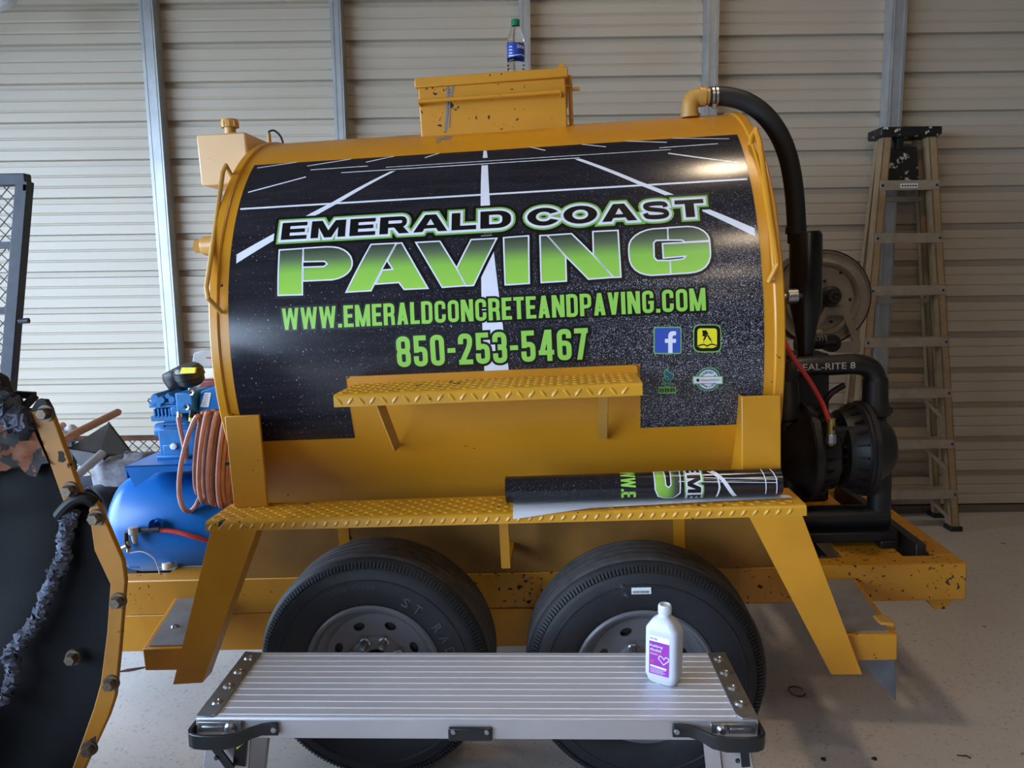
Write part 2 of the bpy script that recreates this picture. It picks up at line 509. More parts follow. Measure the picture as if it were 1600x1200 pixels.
# round high-bay lamps in a row under the ceiling
lm, nt_, bs_ = new_mat('lamp_lens'); M['lamp'] = lm
bs_.inputs['Emission Color'].default_value = (1, .78, .54, 1)
bs_.inputs['Emission Strength'].default_value = LAMP_STRENGTH
for lx_, ly_, txt in ((1.12, 2.5, 'above the yellow tank'), (1.35, -.45, 'second from the ribbed wall'), (1.4, -3.2, 'third from the ribbed wall'), (1.6, -7.5, 'nearest the front wall')):
    t = thing('bay_lamp', 'round ceiling lamp with dark housing, ' + txt, 'lamp', (lx_, ly_, CEIL - .1), 'row of ceiling lamps')
    q = MB(); q.lathe([(.001, .0), (.06, 0), (.08, -.05), (.19, -.08), (.19, -.1), (.175, -.1), (.175, -.085)], (lx_, ly_, CEIL), (0, 0, 1), 32); q.build('housing', M['black'], t)
    q = MB(); q.lathe([(.001, -.092), (.174, -.092), (.174, -.086), (.001, -.086)], (lx_, ly_, CEIL), (0, 0, 1), 32); q.build('lens', M['lamp'], t)

# ================================================================== flat artwork: glyphs, strokes, wrapping
def arc(cx, cy, rx, ry, a0, a1, n=10):
    return [(cx + rx * cos(rad(a0 + (a1 - a0) * i / n)), cy + ry * sin(rad(a0 + (a1 - a0) * i / n))) for i in range(n + 1)]
def rpath(pts, r, closed=False, n=5):
    """round the corners of a 2-D polyline"""
    out = []; k = len(pts)
    for i in range(k):
        if not closed and i in (0, k - 1): out.append(tuple(pts[i])); continue
        p = V(pts[i]).to_2d() if len(pts[i]) > 2 else V((pts[i][0], pts[i][1]))
        a = V((pts[i - 1][0], pts[i - 1][1])); c = V((pts[(i + 1) % k][0], pts[(i + 1) % k][1]))
        da, dc = (a - p), (c - p)
        rr = min(r, da.length * .5, dc.length * .5)
        p1 = p + da.normalized() * rr; p2 = p + dc.normalized() * rr
        for j in range(n + 1):
            t = j / n
            q = p1 * (1 - t) ** 2 + p * 2 * t * (1 - t) + p2 * t * t
            out.append((q.x, q.y))
    return out
def stroke2(pts, w, closed=False, cap=0):
    P = [V((p[0], p[1])) for p in pts]
    Q = [P[0]]
    for p in P[1:]:
        if (p - Q[-1]).length > 1e-6: Q.append(p)
    if closed and (Q[0] - Q[-1]).length < 1e-6: Q.pop()
    P = Q; n = len(P)
    if n < 2: return [], []
    if cap and not closed:
        P[0] = P[0] + (P[0] - P[1]).normalized() * cap
        P[-1] = P[-1] + (P[-1] - P[-2]).normalized() * cap
    vs = []
    for i in range(n):
        a = P[i] - P[i - 1] if (closed or i > 0) else P[1] - P[0]
        c = P[(i + 1) % n] - P[i] if (closed or i < n - 1) else P[-1] - P[-2]
        a.normalize(); c.normalize()
        n1 = V((-a.y, a.x)); n2 = V((-c.y, c.x)); m = n1 + n2
        if m.length < 1e-4: m = n1
        m.normalize()
        s = w / 2 / max(.42, m.dot(n1))
        vs += [P[i] + m * s, P[i] - m * s]
    fs = []
    for i in range(n if closed else n - 1):
        j = (i + 1) % n
        fs.append((2 * i, 2 * i + 1, 2 * j + 1, 2 * j))
    return [(v.x, v.y) for v in vs], fs
def fill2(loops):
    loops = [[V((p[0], p[1], 0)) for p in l] for l in loops]
    flat = [p for l in loops for p in l]
    return [(p.x, p.y) for p in flat], [tuple(t) for t in mgeo.tessellate_polygon(loops)]
# a glyph piece is ('p', loop, holes...) or ('s', path, width, closed)
def piece_mesh(pc, grow=0, sx=1, sy=1, dx=0, dy=0):
    tf = lambda p: (p[0] * sx + dx, p[1] * sy + dy)
    if pc[0] == 'p':
        loops = [[tf(p) for p in l] for l in pc[1:]]
        out = [fill2(loops)] if not grow else [fill2(loops[:1])] if len(loops) == 1 else [fill2(loops)]
        if grow:
            for l in loops: out.append(stroke2(l, 2 * grow, True))
        return out
    path = [tf(p) for p in pc[1]]
    w = pc[2] * sy
    return [stroke2(path, w + 2 * grow, pc[3], grow if not pc[3] else 0)]

class Art:
    """flat print: layers of triangles in (u, v), wrapped on a surface, cut into strips so that they follow it"""
    def __init__(s): s.parts = []
    def put(s, meshes, mi, lift):
        for vs, fs in meshes:
            if fs: s.parts.append((vs, fs, mi, lift))
    def piece(s, pc, mi, lift, grow=0, **k): s.put(piece_mesh(pc, grow, **k), mi, lift)
    def build(s, name, mats, parent, wrap, step=.02, axis=1, local=True):
        bm = bmesh.new()
        for vs, fs, mi, lift in s.parts:
            bv = [bm.verts.new((p[0], p[1], lift)) for p in vs]
            for f in fs:
                if len(set(f)) < 3: continue
                a = 0
                for i in range(len(f)):
                    p, q = vs[f[i]], vs[f[(i + 1) % len(f)]]
                    a += p[0] * q[1] - q[0] * p[1]
                if abs(a) < 1e-12: continue
                try: fc = bm.faces.new([bv[i] for i in (f if a > 0 else f[::-1])])
                except ValueError: continue
                fc.material_index = mi
        if step:
            lo = min(v.co[axis] for v in bm.verts); hi = max(v.co[axis] for v in bm.verts)
            nrm = V((0, 0, 0)); nrm[axis] = 1
            k = math.ceil(lo / step) * step
            while k < hi:
                co = V((0, 0, 0)); co[axis] = k
                bmesh.ops.bisect_plane(bm, geom=bm.verts[:] + bm.edges[:] + bm.faces[:], plane_co=co, plane_no=nrm, dist=1e-7)
                k += step
        for v in bm.verts: v.co = wrap(v.co.x, v.co.y, v.co.z)
        inv = None if local else WM[parent.name].inverted()
        if inv is not None:
            for v in bm.verts: v.co = inv @ v.co
        me = bpy.data.meshes.new(name); bm.to_mesh(me); bm.free()
        for m in mats: me.materials.append(m)
        o = bpy.data.objects.new(name, me); COL.objects.link(o)
        o.parent = parent; WM[o.name] = WM[parent.name]
        return o

# ---- condensed capitals (web address, telephone number); height 1
T = .165
def cond():
    G = {}
    h = T / 2; w = .46; x0, x1, y0, y1 = h, w - h, h, 1 - h; r = .16
    stem = lambda x: ('p', [(x - h, 0), (x + h, 0), (x + h, 1), (x - h, 1)])
    rect = lambda a, b_, c, d: ('p', [(a, b_), (c, b_), (c, d), (a, d)])
    def dg(ax, ay, bx, by, t=T): return ('p', [(ax - t / 2, ay), (ax + t / 2, ay), (bx + t / 2, by), (bx - t / 2, by)])
    tb = .16
    G['O'] = (w, [('s', rpath([(x0, y0), (x1, y0), (x1, y1), (x0, y1)], r, True), T, True)])
    G['0'] = G['O']
    G['C'] = (w, [('s', rpath([(x1, .62), (x1, y1), (x0, y1), (x0, y0), (x1, y0), (x1, .38)], r), T, False)])
    G['G'] = (w, [('s', rpath([(x1, .66), (x1, y1), (x0, y1), (x0, y0), (x1, y0), (x1, .5)], r), T, False), rect(.24, .40, w, .54)])
    G['D'] = (w, [stem(x0), ('s', rpath([(x0, y0 - .015), (x1, y0 - .015), (x1, y1 + .015), (x0, y1 + .015)], r + .03), .165, False)])
    G['E'] = (.40, [stem(x0), rect(0, 0, .40, tb), rect(0, 1 - tb, .40, 1), rect(0, .43, .36, .43 + tb)])
    G['L'] = (.38, [stem(x0), rect(0, 0, .38, tb)])
    G['T'] = (.42, [stem(.21), rect(0, 1 - tb, .42, 1)])
    G['I'] = (T, [stem(h)])
    G['P'] = (w, [stem(x0), ('s', rpath([(x0, 1 - tb / 2), (x1, 1 - tb / 2), (x1, .42), (x0, .42)], r), .165, False)])
    G['R'] = (w, [stem(x0), ('s', rpath([(x0, 1 - tb / 2), (x1, 1 - tb / 2), (x1, .48), (x0, .48)], r), .165, False),
                  ('s', rpath([(x0, .48), (x1 - .01, .48), (x1 + .01, 0)], r), .165, False)])
    G['N'] = (.50, [stem(h), stem(.50 - h), dg(.40, 0, .10, 1)])
    G['M'] = (.62, [stem(h), stem(.62 - h), dg(.31, 0, .10, 1, .135), dg(.31, 0, .52, 1, .135)])
    G['W'] = (.70, [dg(.19, 0, .075, 1, .15), dg(.19, 0, .35, 1, .12), dg(.51, 0, .35, 1, .12), dg(.51, 0, .625, 1, .15)])
    G['V'] = (.46, [dg(.23, 0, .09, 1), dg(.23, 0, .37, 1)])
    G['A'] = (.48, [dg(.095, 0, .24, 1), dg(.385, 0, .24, 1), rect(.13, .17, .35, .31)])
    G['.'] = (T, [rect(0, 0, T, .17)])
    G['-'] = (.26, [rect(0, .40, .26, .55)])
    G['8'] = (w, [('s', rpath([(x0, .5), (x1, .5), (x1, y1), (x0, y1)], .15, True), T, True), ('s', rpath([(x0, y0), (x1, y0), (x1, .52), (x0, .52)], .15, True), T, True)])
    G['5'] = (w, [rect(.02, 1 - tb, w - .03, 1), rect(.02, .45, .02 + T, 1), ('s', rpath([(.1, .56), (x1, .56), (x1, y0), (x0, y0), (x0, .34)], r), T, False)])
    G['2'] = (w, [('s', rpath([(x0, .66), (x0, y1), (x1, y1), (x1, .62), (x0 + .02, .08)], .16), T, False), rect(0, 0, w, tb)])
    G['3'] = (w, [('s', rpath([(x0, .68), (x0, y1), (x1, y1), (x1, .52), (.16, .52)], .15), T, False), ('s', rpath([(.16, .50), (x1, .50), (x1, y0), (x0, y0), (x0, .32)], .15), T, False)])
    G['4'] = (.50, [rect(.27, 0, .27 + T, 1), rect(0, .20, .50, .35), dg(.085, .2, .30, 1, .17)])
    G['6'] = (w, [('s', rpath([(x1, .70), (x1, y1), (x0, y1), (x0, y0), (x1, y0), (x1, .55), (x0, .55)], .15), T, False)])
    G['7'] = (.44, [rect(0, 1 - tb, .44, 1), dg(.15, 0, .34, 1)])
    return G
COND = cond()
# ---- wide black capitals; height 1
def wide():
    G = {}
    R = lambda a, b_, c, d: ('p', [(a, b_), (c, b_), (c, d), (a, d)])
    s, q = .38, .22
    G['E'] = (1.16, [R(0, 0, s, 1), R(0, 0, 1.16, q), R(0, 1 - q, 1.14, 1), R(0, .39, 1.06, .61)])
    G['M'] = (1.56, [('p', [(0, 0), (.34, 0), (.34, .60), (.62, 0), (.94, 0), (1.22, .60), (1.22, 0), (1.56, 0), (1.56, 1), (1.08, 1), (.78, .40), (.48, 1), (0, 1)])])
    G['R'] = (1.32, [R(0, 0, s, 1), ('s', rpath([(.2, .885), (1.10, .885), (1.10, .47), (.2, .47)], .2), .235, False), ('p', [(.60, .42), (1.0, .45), (1.32, 0), (.88, 0)])])
    G['A'] = (1.50, [('p', [(0, 0), (.40, 0), (.49, .19), (1.01, .19), (1.10, 0), (1.50, 0), (.99, 1), (.51, 1)], [(.58, .39), (.92, .39), (.75, .75)])])
    G['L'] = (1.08, [R(0, 0, s, 1), R(0, 0, 1.08, q + .02)])
    G['D'] = (1.34, [('p', [(0, 0)] + arc(.80, .42, .54, .42, -90, 0, 6) + arc(.80, .58, .54, .42, 0, 90, 6) + [(0, 1)],
                      [(.38, .23)] + arc(.74, .42, .22, .19, -90, 0, 5) + arc(.74, .58, .22, .19, 0, 90, 5) + [(.38, .77)])])
    G['O'] = (1.46, [('p', arc(.73, .5, .73, .52, 0, 345, 23), arc(.73, .5, .345, .28, 0, 345, 23))])
    G['C'] = (1.38, [('p', arc(.72, .5, .72, .52, 28, 332, 20) + [(1.0, .36)] + arc(.72, .5, .345, .28, 318, 42, 14) + [(1.0, .64)])])
    sp = [(1.06, .66), (.98, .85), (.62, .89), (.27, .84), (.22, .70), (.36, .58), (.64, .52), (.96, .44), (1.07, .29), (.97, .15), (.62, .11), (.26, .16), (.17, .35)]
    G['S'] = (1.26, [('s', [(p.x, p.y) for p in smooth_path([(a, c, 0) for a, c in sp], 3)], .25, False)])
    G['T'] = (1.22, [R(0, 1 - .24, 1.22, 1), R(.42, 0, .80, 1)])
    return G
WIDE = wide()
def layout(text, G, gap, space=.4):
    x = 0; out = []
    for ch in text:
        if ch == ' ': x += space; continue
        out.append((ch, x)); x += G[ch][0] + gap
    return out, x - gap

_txt_cache = {}
def font_text(s_):
    """built-in font outline as flat triangles, cap height about 0.7, advancing along x"""
    if s_ in _txt_cache: return _txt_cache[s_]
    cu = bpy.data.curves.new('tmp', 'FONT'); cu.body = s_; cu.resolution_u = 2; cu.offset = .012
    ob = bpy.data.objects.new('tmp', cu); COL.objects.link(ob)
    dg_ = bpy.context.evaluated_depsgraph_get(); me = bpy.data.meshes.new_from_object(ob.evaluated_get(dg_))
    vs = [(v.co.x, v.co.y) for v in me.vertices]; fs = [tuple(p.vertices) for p in me.polygons]
    COL.objects.unlink(ob); bpy.data.objects.remove(ob); bpy.data.curves.remove(cu); bpy.data.meshes.remove(me)
    _txt_cache[s_] = (vs, fs)
    return vs, fs
def text_fit(s_, x0, x1, y0, y1):
    vs, fs = font_text(s_)
    ax, bx = min(v[0] for v in vs), max(v[0] for v in vs); ay, by = min(v[1] for v in vs), max(v[1] for v in vs)
    return [(x0 + (v[0] - ax) / (bx - ax) * (x1 - x0), y0 + (v[1] - ay) / (by - ay) * (y1 - y0)) for v in vs], fs

# ================================================================== the tank trailer
trailer = thing('tank_trailer', 'yellow steel tank trailer with black printed wrap, diamond plate steps and tandem wheels', 'trailer', None, M=TM)
def tp(b, name, mat, par=None, **k):
    return b.build(name, mat, par or trailer, local=True, **k)
R0 = TR_
XA = (1, 0, 0)
b = MB(); b.lathe([(R0, -.862), (R0, .862)], (0, 0, ZA), XA, 128)
shell = tp(b, 'tank_shell', M['yellow_top'])
for s in (-1, 1):
    b = MB()
    b.lathe([(R0 - .004, s * .856), (R0 + .003, s * .857), (R0 + .007, s * .861), (R0 + .007, s * .884), (R0 + .004, s * .888), (R0 - .03, s * .889)], (0, 0, ZA), XA, 128)
    tp(b, 'end_ring', M['yellow_top'], wn=True)
    b = MB(); b.lathe([(R0 - .03, s * .885), (R0 - .12, s * .905), (R0 * .55, s * .925), (.001, s * .935)], (0, 0, ZA), XA, 64)
    tp(b, 'tank_head', M['yellow_top'], wn=True)

# ---- printed wrap
def wrapT(u, v, lift):
    r = R0 + .0009 + lift
    return V((u, -r * cos(v / R0), ZA + r * sin(v / R0)))
VB, VT, NB = -.284, .757, -.070
def patch(u0, u1, v0, v1, nu, nv, b):
    vs = [wrapT(u0 + (u1 - u0) * i / nu, v0 + (v1 - v0) * j / nv, 0) for j in range(nv + 1) for i in range(nu + 1)]
    fs = [(j * (nu + 1) + i, j * (nu + 1) + i + 1, (j + 1) * (nu + 1) + i + 1, (j + 1) * (nu + 1) + i) for j in range(nv) for i in range(nu)]
    b.add(vs, fs)
b = MB()
patch(-.826, -.462, VB, NB, 2, 16, b); patch(.455, .826, VB, NB, 2, 16, b); patch(-.826, .826, NB, VT, 6, 64, b)
decal = tp(b, 'printed_wrap', M['asphalt'])
def dart(name, art, mats, **k): return art.build(name, mats, decal, wrapT, **k)
L1, L2, L3, L4, L5 = .0005, .0009, .0013, .0017, .0021
# painted road lines on the print
def road(pts):
    a = Art(); a.put([fill2([[D(*p) for p in pts]])], 0, L1)
    return dart('road_line', a, [M['print_white']])
def thin(p, q, w):
    a, c = D(*p), D(*q)
    ar = Art()
    n = 8
    pts = [D(p[0] + (q[0] - p[0]) * i / n, p[1] + (q[1] - p[1]) * i / n) for i in range(n + 1)]
    ar.put([stroke2(pts, w)], 0, L1)
    return dart('road_line', ar, [M['print_white']])
road([(752.5, 259), (762.5, 258.5), (769, 370), (782, 480), (795, 578), (757, 580), (752, 440), (751.5, 370)])
road([(755.5, 236), (760.5, 236), (762, 247), (754.5, 247.5)])
road([(370, 398), (440, 359), (520, 316), (610, 268.5), (618, 267.5), (530, 317), (450, 363), (369.5, 412)])
road([(898, 249.5), (907, 248.5), (1000, 284), (1090, 320), (1179, 357), (1180, 370), (1090, 327), (1000, 290)])
a0, a1 = D(381, 327), D(1167, 281)
ar = Art(); ar.put([stroke2([(-.818, .515), (.818, .515)], .0075)], 0, L1); dart('road_line', ar, [M['print_white']])
ar = Art(); ar.put([stroke2([(-.5, .668), (.30, .668)], .004)], 0, L1); dart('road_line', ar, [M['print_white']])
ar = Art(); ar.put([stroke2([(-.35, .684), (.60, .684)], .003)], 0, L1); dart('road_line', ar, [M['print_white']])
for p, q, w in (((388, 301), (478, 277), .006), ((402, 263), (464, 254), .005), ((480, 260), (549, 249), .005), ((485, 266), (575, 260), .004), ((572, 254), (616, 244.5), .005),
                ((664, 247), (686, 240), .005), ((1044, 240), (1161, 256), .006), ((1030, 231.5), (1122, 225), .004), ((977, 221), (1042, 223), .005), ((909, 226), (947, 230), .005), ((827, 230), (852, 235.5), .005), ((1050, 216.5), (1139, 217.5), .004)):
    thin(p, q, w)
# EMERALD COAST
def word(text, G, gap, space, u0, u1, v0, v1, layers, mats, name='letter', vary=None):
    lay, tot = layout(text, G, gap, space)
    sx = (u1 - u0) / tot; sy = v1 - v0
    for i, (ch, x) in enumerate(lay):
        ar = Art()
        for mi, lift, grow in layers:
            for n_, pc in enumerate(G[ch][1]):
                ar.piece(pc, mi, lift + n_ * .00004, grow, sx=sx, sy=sy, dx=u0 + x * sx, dy=v0)
        dart(name, ar, mats)
word('EMERALD COAST', WIDE, .19, .52, -.664, .673, .381, .445, ((3, L1, .024), (2, L2, .0145), (1, L3, .0085), (0, L4, 0)),
     [M['ink'], M['print_white'], M['print_edge'], M['ink']])
# PAVING: slabs traced piece by piece
c6 = lambda X, Y: D(400 + X / 4, 260 + Y / 4)
c7 = lambda X, Y: D(800 + X / 4, 260 + Y / 4)
SLABS = [[
    [c6(*p) for p in ((148, 525), (297, 515), (292, 803), (140, 807))],
    [c6(*p) for p in ((297, 514), (440, 505), (485, 506), (520, 512), (550, 524), (575, 542), (593, 566), (602, 592), (602, 618), (593, 645), (575, 668), (550, 686), (520, 700), (480, 710), (296, 718), (297, 632), (425, 628), (447, 612), (430, 595), (297, 598))]],
   [[c6(*p) for p in ((720, 490), (879, 482), (720, 778), (565, 787))],
    [c6(*p) for p in ((879, 484), (912, 481), (1075, 763), (927, 770), (895, 727), (748, 737), (793, 650), (856, 644), (822, 592))]],
   [[c6(*p) for p in ((1000, 478), (1150, 470), (1254, 638), (1313, 746), (1165, 757))],
    [c6(*p) for p in ((1345, 460), (1505, 452), (1360, 745), (1313, 748), (1254, 638))]],
   [[D(*p) for p in ((787, 372), (826, 369), (827, 443), (789.5, 445.5))]],
   [[c7(*p) for p in ((175, 435), (219, 433), (335, 565), (340, 718), (183, 727))],
    [c7(*p) for p in ((219, 433), (372, 423), (509, 557), (635, 694), (478, 706), (335, 562))],
    [c7(*p) for p in ((505, 410), (662, 402), (680, 693), (635, 695), (509, 557))]],
   [[c7(*p) for p in ((972, 387), (880, 393), (840, 401), (800, 416), (768, 436), (744, 462), (732, 490), (729, 520), (731, 560), (735, 590), (748, 622), (770, 648), (800, 667), (835, 678), (870, 682), (990, 675), (988, 590), (905, 590), (888, 570), (885, 480), (900, 465), (975, 463))],
    [c7(*p) for p in ((972, 386), (1090, 378), (1130, 380), (1165, 389), (1195, 405), (1217, 425), (1230, 448), (1234, 466), (1080, 476), (1062, 463), (975, 463))],
    [c7(*p) for p in ((940, 485), (1234, 470), (1240, 540), (1238, 570), (1228, 602), (1208, 630), (1180, 650), (1145, 662), (1100, 668), (992, 674), (989, 589), (1070, 580), (1085, 563), (945, 575))]]]
for slabs in SLABS:
    ar = Art()
    for l in slabs:
        pc = ('p', l)
        ar.piece(pc, 1, L1 + .0001, .011)
        ar.put([fill2([l])], 0, L3)
        ar.put([stroke2(l, .0048, True)], 2, L4)
    dart('letter', ar, [M['paving'], M['ink'], M['print_white']])
word('WWW.EMERALDCONCRETEANDPAVING.COM', COND, .075, .3, -.652, .656, .084, .152, ((1, L2, .0065), (0, L4, 0)), [M['print_green'], M['ink']])
word('850-253-5467', COND, .10, .3, -.294, .300, -.048, .048, ((1, L2, .0075), (0, L4, 0)), [M['print_green'], M['ink']], name='digit')
# four badges (traced in a 1600 px wide enlargement of x 1000-1180, y 490-625)
e3 = lambda X, Y: D(1000 + X / 8.889, 490 + Y / 8.889)
def rrect(x0, y0, x1, y1, r, n=4):
    return [e3(*p) for p in rpath([(x0, y0), (x1, y0), (x1, y1), (x0, y1)], r, True, n)]
ar = Art()
ar.put([fill2([rrect(188, 183, 574, 560, 30)])], 0, L1); ar.put([fill2([rrect(203, 198, 560, 545, 22)])], 1, L2)
fpath = [(345, 405), (345, 350), (390, 350)] + [(390, 305), (400, 270), (425, 248), (460, 243), (500, 245), (500, 300), (470, 301), (455, 310), (450, 330), (450, 350), (500, 350), (497, 405), (450, 405), (450, 545), (390, 545), (390, 405)]
ar.put([fill2([[e3(*p) for p in fpath]])], 2, L3)
tag(dart('social_badge', ar, [M['print_edge'], M['print_blue'], M['print_white']]), 'blue square badge with white letter f')
ar = Art()
ar.put([fill2([rrect(738, 150, 1128, 538, 95)])], 0, L1); ar.put([fill2([rrect(752, 164, 1114, 522, 85)])], 1, L2); ar.put([fill2([rrect(795, 205, 1068, 492, 45)])], 2, L3)
for poly in ([(862, 232), (918, 232), (950, 290), (870, 292)], [(868, 290), (932, 296), (925, 318), (862, 312)], [(905, 300), (930, 305), (890, 372), (872, 364)], [(880, 378), (890, 384), (882, 398), (872, 394)],
             [(925, 296), (950, 300), (990, 366), (972, 374)], [(980, 380), (994, 376), (1002, 392), (990, 398)],
             [(798, 440), (840, 425), (880, 418), (910, 428), (932, 440), (955, 425), (990, 412), (1030, 422), (1068, 435), (1068, 450), (1030, 440), (990, 432), (955, 445), (932, 462), (905, 445), (880, 436), (840, 445), (798, 456)],
             [(798, 456), (860, 476), (932, 470), (1010, 474), (1068, 452), (1068, 492), (798, 492)]):
    ar.put([fill2([[e3(*p) for p in poly]])], 1, L4)
ar.put([fill2([[e3(*p) for p in ((815, 470), (860, 456), (932, 466), (990, 452), (1045, 464), (1000, 478), (932, 474), (870, 480))]])], 2, L5)
tag(dart('directory_badge', ar, [M['print_edge'], M['ink'], M['print_yellow']]), 'black and yellow badge with walking fingers over a book')
ar = Art()
fl1 = [(380, 768), (385, 805), (425, 825), (460, 845), (455, 890), (420, 925), (405, 965), (370, 955), (405, 915), (395, 880), (350, 855), (335, 835), (345, 800)]
fl2_ = [(345, 880), (350, 905), (395, 930), (402, 960), (370, 962), (325, 940), (315, 915), (330, 890)]
for fl in (fl1, fl2_):
    l = [e3(*p) for p in fl]
    ar.put([stroke2(l, .0042, True)], 0, L1); ar.put([fill2([l])], 1, L2)
for poly in ([(302, 970), (455, 970), (455, 982), (302, 982)], [(345, 985), (410, 985), (405, 1005), (350, 1005)]):
    l = [e3(*p) for p in poly]
    ar.put([stroke2(l, .0036, True)], 0, L1); ar.put([fill2([l])], 1, L2)
u0, v0 = e3(268, 1092); u1, v1 = e3(490, 1030)
tx = text_fit('BBB', u0, u1, v0, v1)
ar.put([fill2([[e3(258, 1012), e3(500, 1012), e3(500, 1108), e3(258, 1108)]])], 0, L1); ar.put([tx], 2, L4)
tag(dart('torch_badge', ar, [M['print_edge'], M['print_teal'], M['ink']]), 'blue torch badge above the letters BBB')
ar = Art()
cu_, cv_ = e3(945, 912); rr_ = (e3(1120, 912)[0] - cu_)
scal = [(cu_ + (rr_ + .0015 * cos(30 * t)) * cos(t), cv_ + (rr_ + .0015 * cos(30 * t)) * sin(t)) for t in [2 * pi * i / 180 for i in range(180)]]
circ = lambda r: [(cu_ + r * cos(2 * pi * i / 48), cv_ + r * sin(2 * pi * i / 48)) for i in range(48)]
ar.put([fill2([scal])], 0, L1); ar.put([fill2([circ(rr_ * .93)])], 1, L2); ar.put([fill2([circ(rr_ * .80)])], 2, L3)
q = lambda X0, Y0, X1, Y1: [e3(X0, Y0), e3(X1, Y0), e3(X1, Y1), e3(X0, Y1)]
ar.put([fill2([q(728, 865, 1150, 978)])], 0, L3 + .0002); ar.put([fill2([q(742, 878, 1134, 965)])], 2, L4)
ar.put([text_fit('Home', *[e3(835, 0)[0], e3(950, 0)[0]], e3(900, 938)[1], e3(900, 902)[1])], 3, L5)
ar.put([text_fit('Advisor', *[e3(955, 0)[0], e3(1105, 0)[0]], e3(900, 938)[1], e3(900, 902)[1])], 4, L5)
ar.put([fill2([[e3(*p) for p in ((780, 905), (800, 898), (822, 908), (822, 935), (800, 945), (782, 930))]])], 5, L5)
def arc_text(s_, r, a0, a1, size, flip):
    n = len(s_)
    for i, ch in enumerate(s_):
        if ch == ' ': continue
        a = rad(a0 + (a1 - a0) * i / (n - 1))
        vs, fs = text_fit(ch, -size * .32, size * .32, -size / 2, size / 2)
        rot = a - pi / 2 if not flip else a + pi / 2
        ar.put([([(cu_ + r * cos(a) + x * cos(rot) - y * sin(rot), cv_ + r * sin(a) + x * sin(rot) + y * cos(rot)) for x, y in vs], fs)], 5, L5)
arc_text('SCREENED &', rr_ * .62, 150, 30, rr_ * .2, False)
arc_text('APPROVED', rr_ * .62, 215, 325, rr_ * .2, True)
tag(dart('seal_badge', ar, [M['print_edge'], M['print_teal'], M['print_white'], M['print_orange'], M['ink_grey'], M['ink']]), 'round white and blue seal badge with a banner across')

# ---- hatch on top
hb = MB(); hb.boxb(-.268, .268, -.25, .25, 2.08, 2.295)
hatch = tp(hb, 'hatch_box', M['yellow_hatch'], bevel=.006)
b = MB(); b.boxb(-.277, .277, -.262, .262, 2.291, 2.325); tp(b, 'lid', M['yellow_hatch'], hatch, bevel=.004)
b = MB(); b.tube(rpath3 := [(-.262, -.252, 2.232), (-.262, -.29, 2.236), (.250, -.29, 2.236), (.250, -.252, 2.230)], .0075, 10)
tp(b, 'handrail', M['yellow_hatch'], hatch)
b = MB(); b.tube([(.283, -.2, 2.08), (.283, -.2, 2.31)], .008, 10); b.tube([(.27, -.2, 2.262), (.318, -.2, 2.262)], .007, 8); b.boxb(.268, .292, -.21, -.19, 2.268, 2.278)
tp(b, 'latch_rod', M['tan'], hatch)
b = MB(); b.ext([(.235, -.25, 2.325), (.262, -.25, 2.325), (.262, -.25, 2.342), (.252, -.25, 2.345)], (0, .03, 0)); tp(b, 'hinge_tab', M['yellow_hatch'], hatch)
# grey primer runs down the hatch and onto the shell
for pts in ([(698, 135), (700, 135), (701, 150), (700, 178), (697, 206), (694, 206), (697, 170)], [(704, 134), (709, 134), (708, 142), (704, 160), (703, 200), (701, 200), (702, 160)]):
    b = MB(); b.ext([L(x, y, ly=-.2505) for x, y in pts], (0, -.0012, 0)); tp(b, 'primer_run', M['ink_grey'], hatch)
ar = Art(); ar.put([fill2([[D(x, y) for x, y in ((681, 216), (690, 214.6), (698, 213), (703, 213), (706, 214), (702, 218), (699, 216), (696, 220), (692, 217), (687, 220), (683, 226))]])], 0, 0)
ar.build('primer_patch', [M['ink_grey']], shell, wrapT)
# ---- saddle plates
for xs in ((-.855, -.742), (.752, .868)):
    b = MB(); b.ext([(xs[0], -.806, .905), (xs[1], -.806, .905), (xs[1] + (.012 if xs[0] < 0 else 0) * 0, -.806, 1.205), (xs[0], -.806, 1.205)], (0, .012, 0))
    b.ext([(xs[0], -.794, .905), (xs[0], -.60, .905), (xs[0], -.70, 1.205), (xs[0], -.794, 1.205)], (.008, 0, 0))
    tp(b, 'saddle_plate', M['yellow'], bevel=.003)

# ---- tread plate steps
def lug_mesh(bm_, c, ux, uy, un, ln, wd, ht):
    c, ux, uy, un = V(c), V(ux), V(uy), V(un)
    ring = [(-1, 0), (-.5, -.85), (.5, -.85), (1, 0), (.5, .85), (-.5, .85)]
    vs = [c + ux * (a * ln / 2) + uy * (d_ * wd / 2) for a, d_ in ring]
    vs += [c + un * ht + ux * (-.35 * ln / 2), c + un * ht + ux * (.35 * ln / 2)]
    bm_.add(vs, [(0, 1, 6), (1, 2, 7, 6), (2, 3, 7), (3, 4, 7), (4, 5, 6, 7), (5, 0, 6)])
def tread_rows(bm_, x0, x1, y0, y1, z, pitch):
    nx = int((x1 - x0) / pitch); ny = max(1, int((y1 - y0) / pitch))
    for j in range(ny):
        for i in range(nx):
            s = 1 if (i + j) % 2 else -1
            d_ = V((1, s * .75, 0)).normalized()
            lug_mesh(bm_, (x0 + (i + .5) * pitch, y0 + (j + .5) * pitch, z), d_, (-d_.y, d_.x, 0), (0, 0, 1), pitch * 1.0, pitch * .36, .0028)
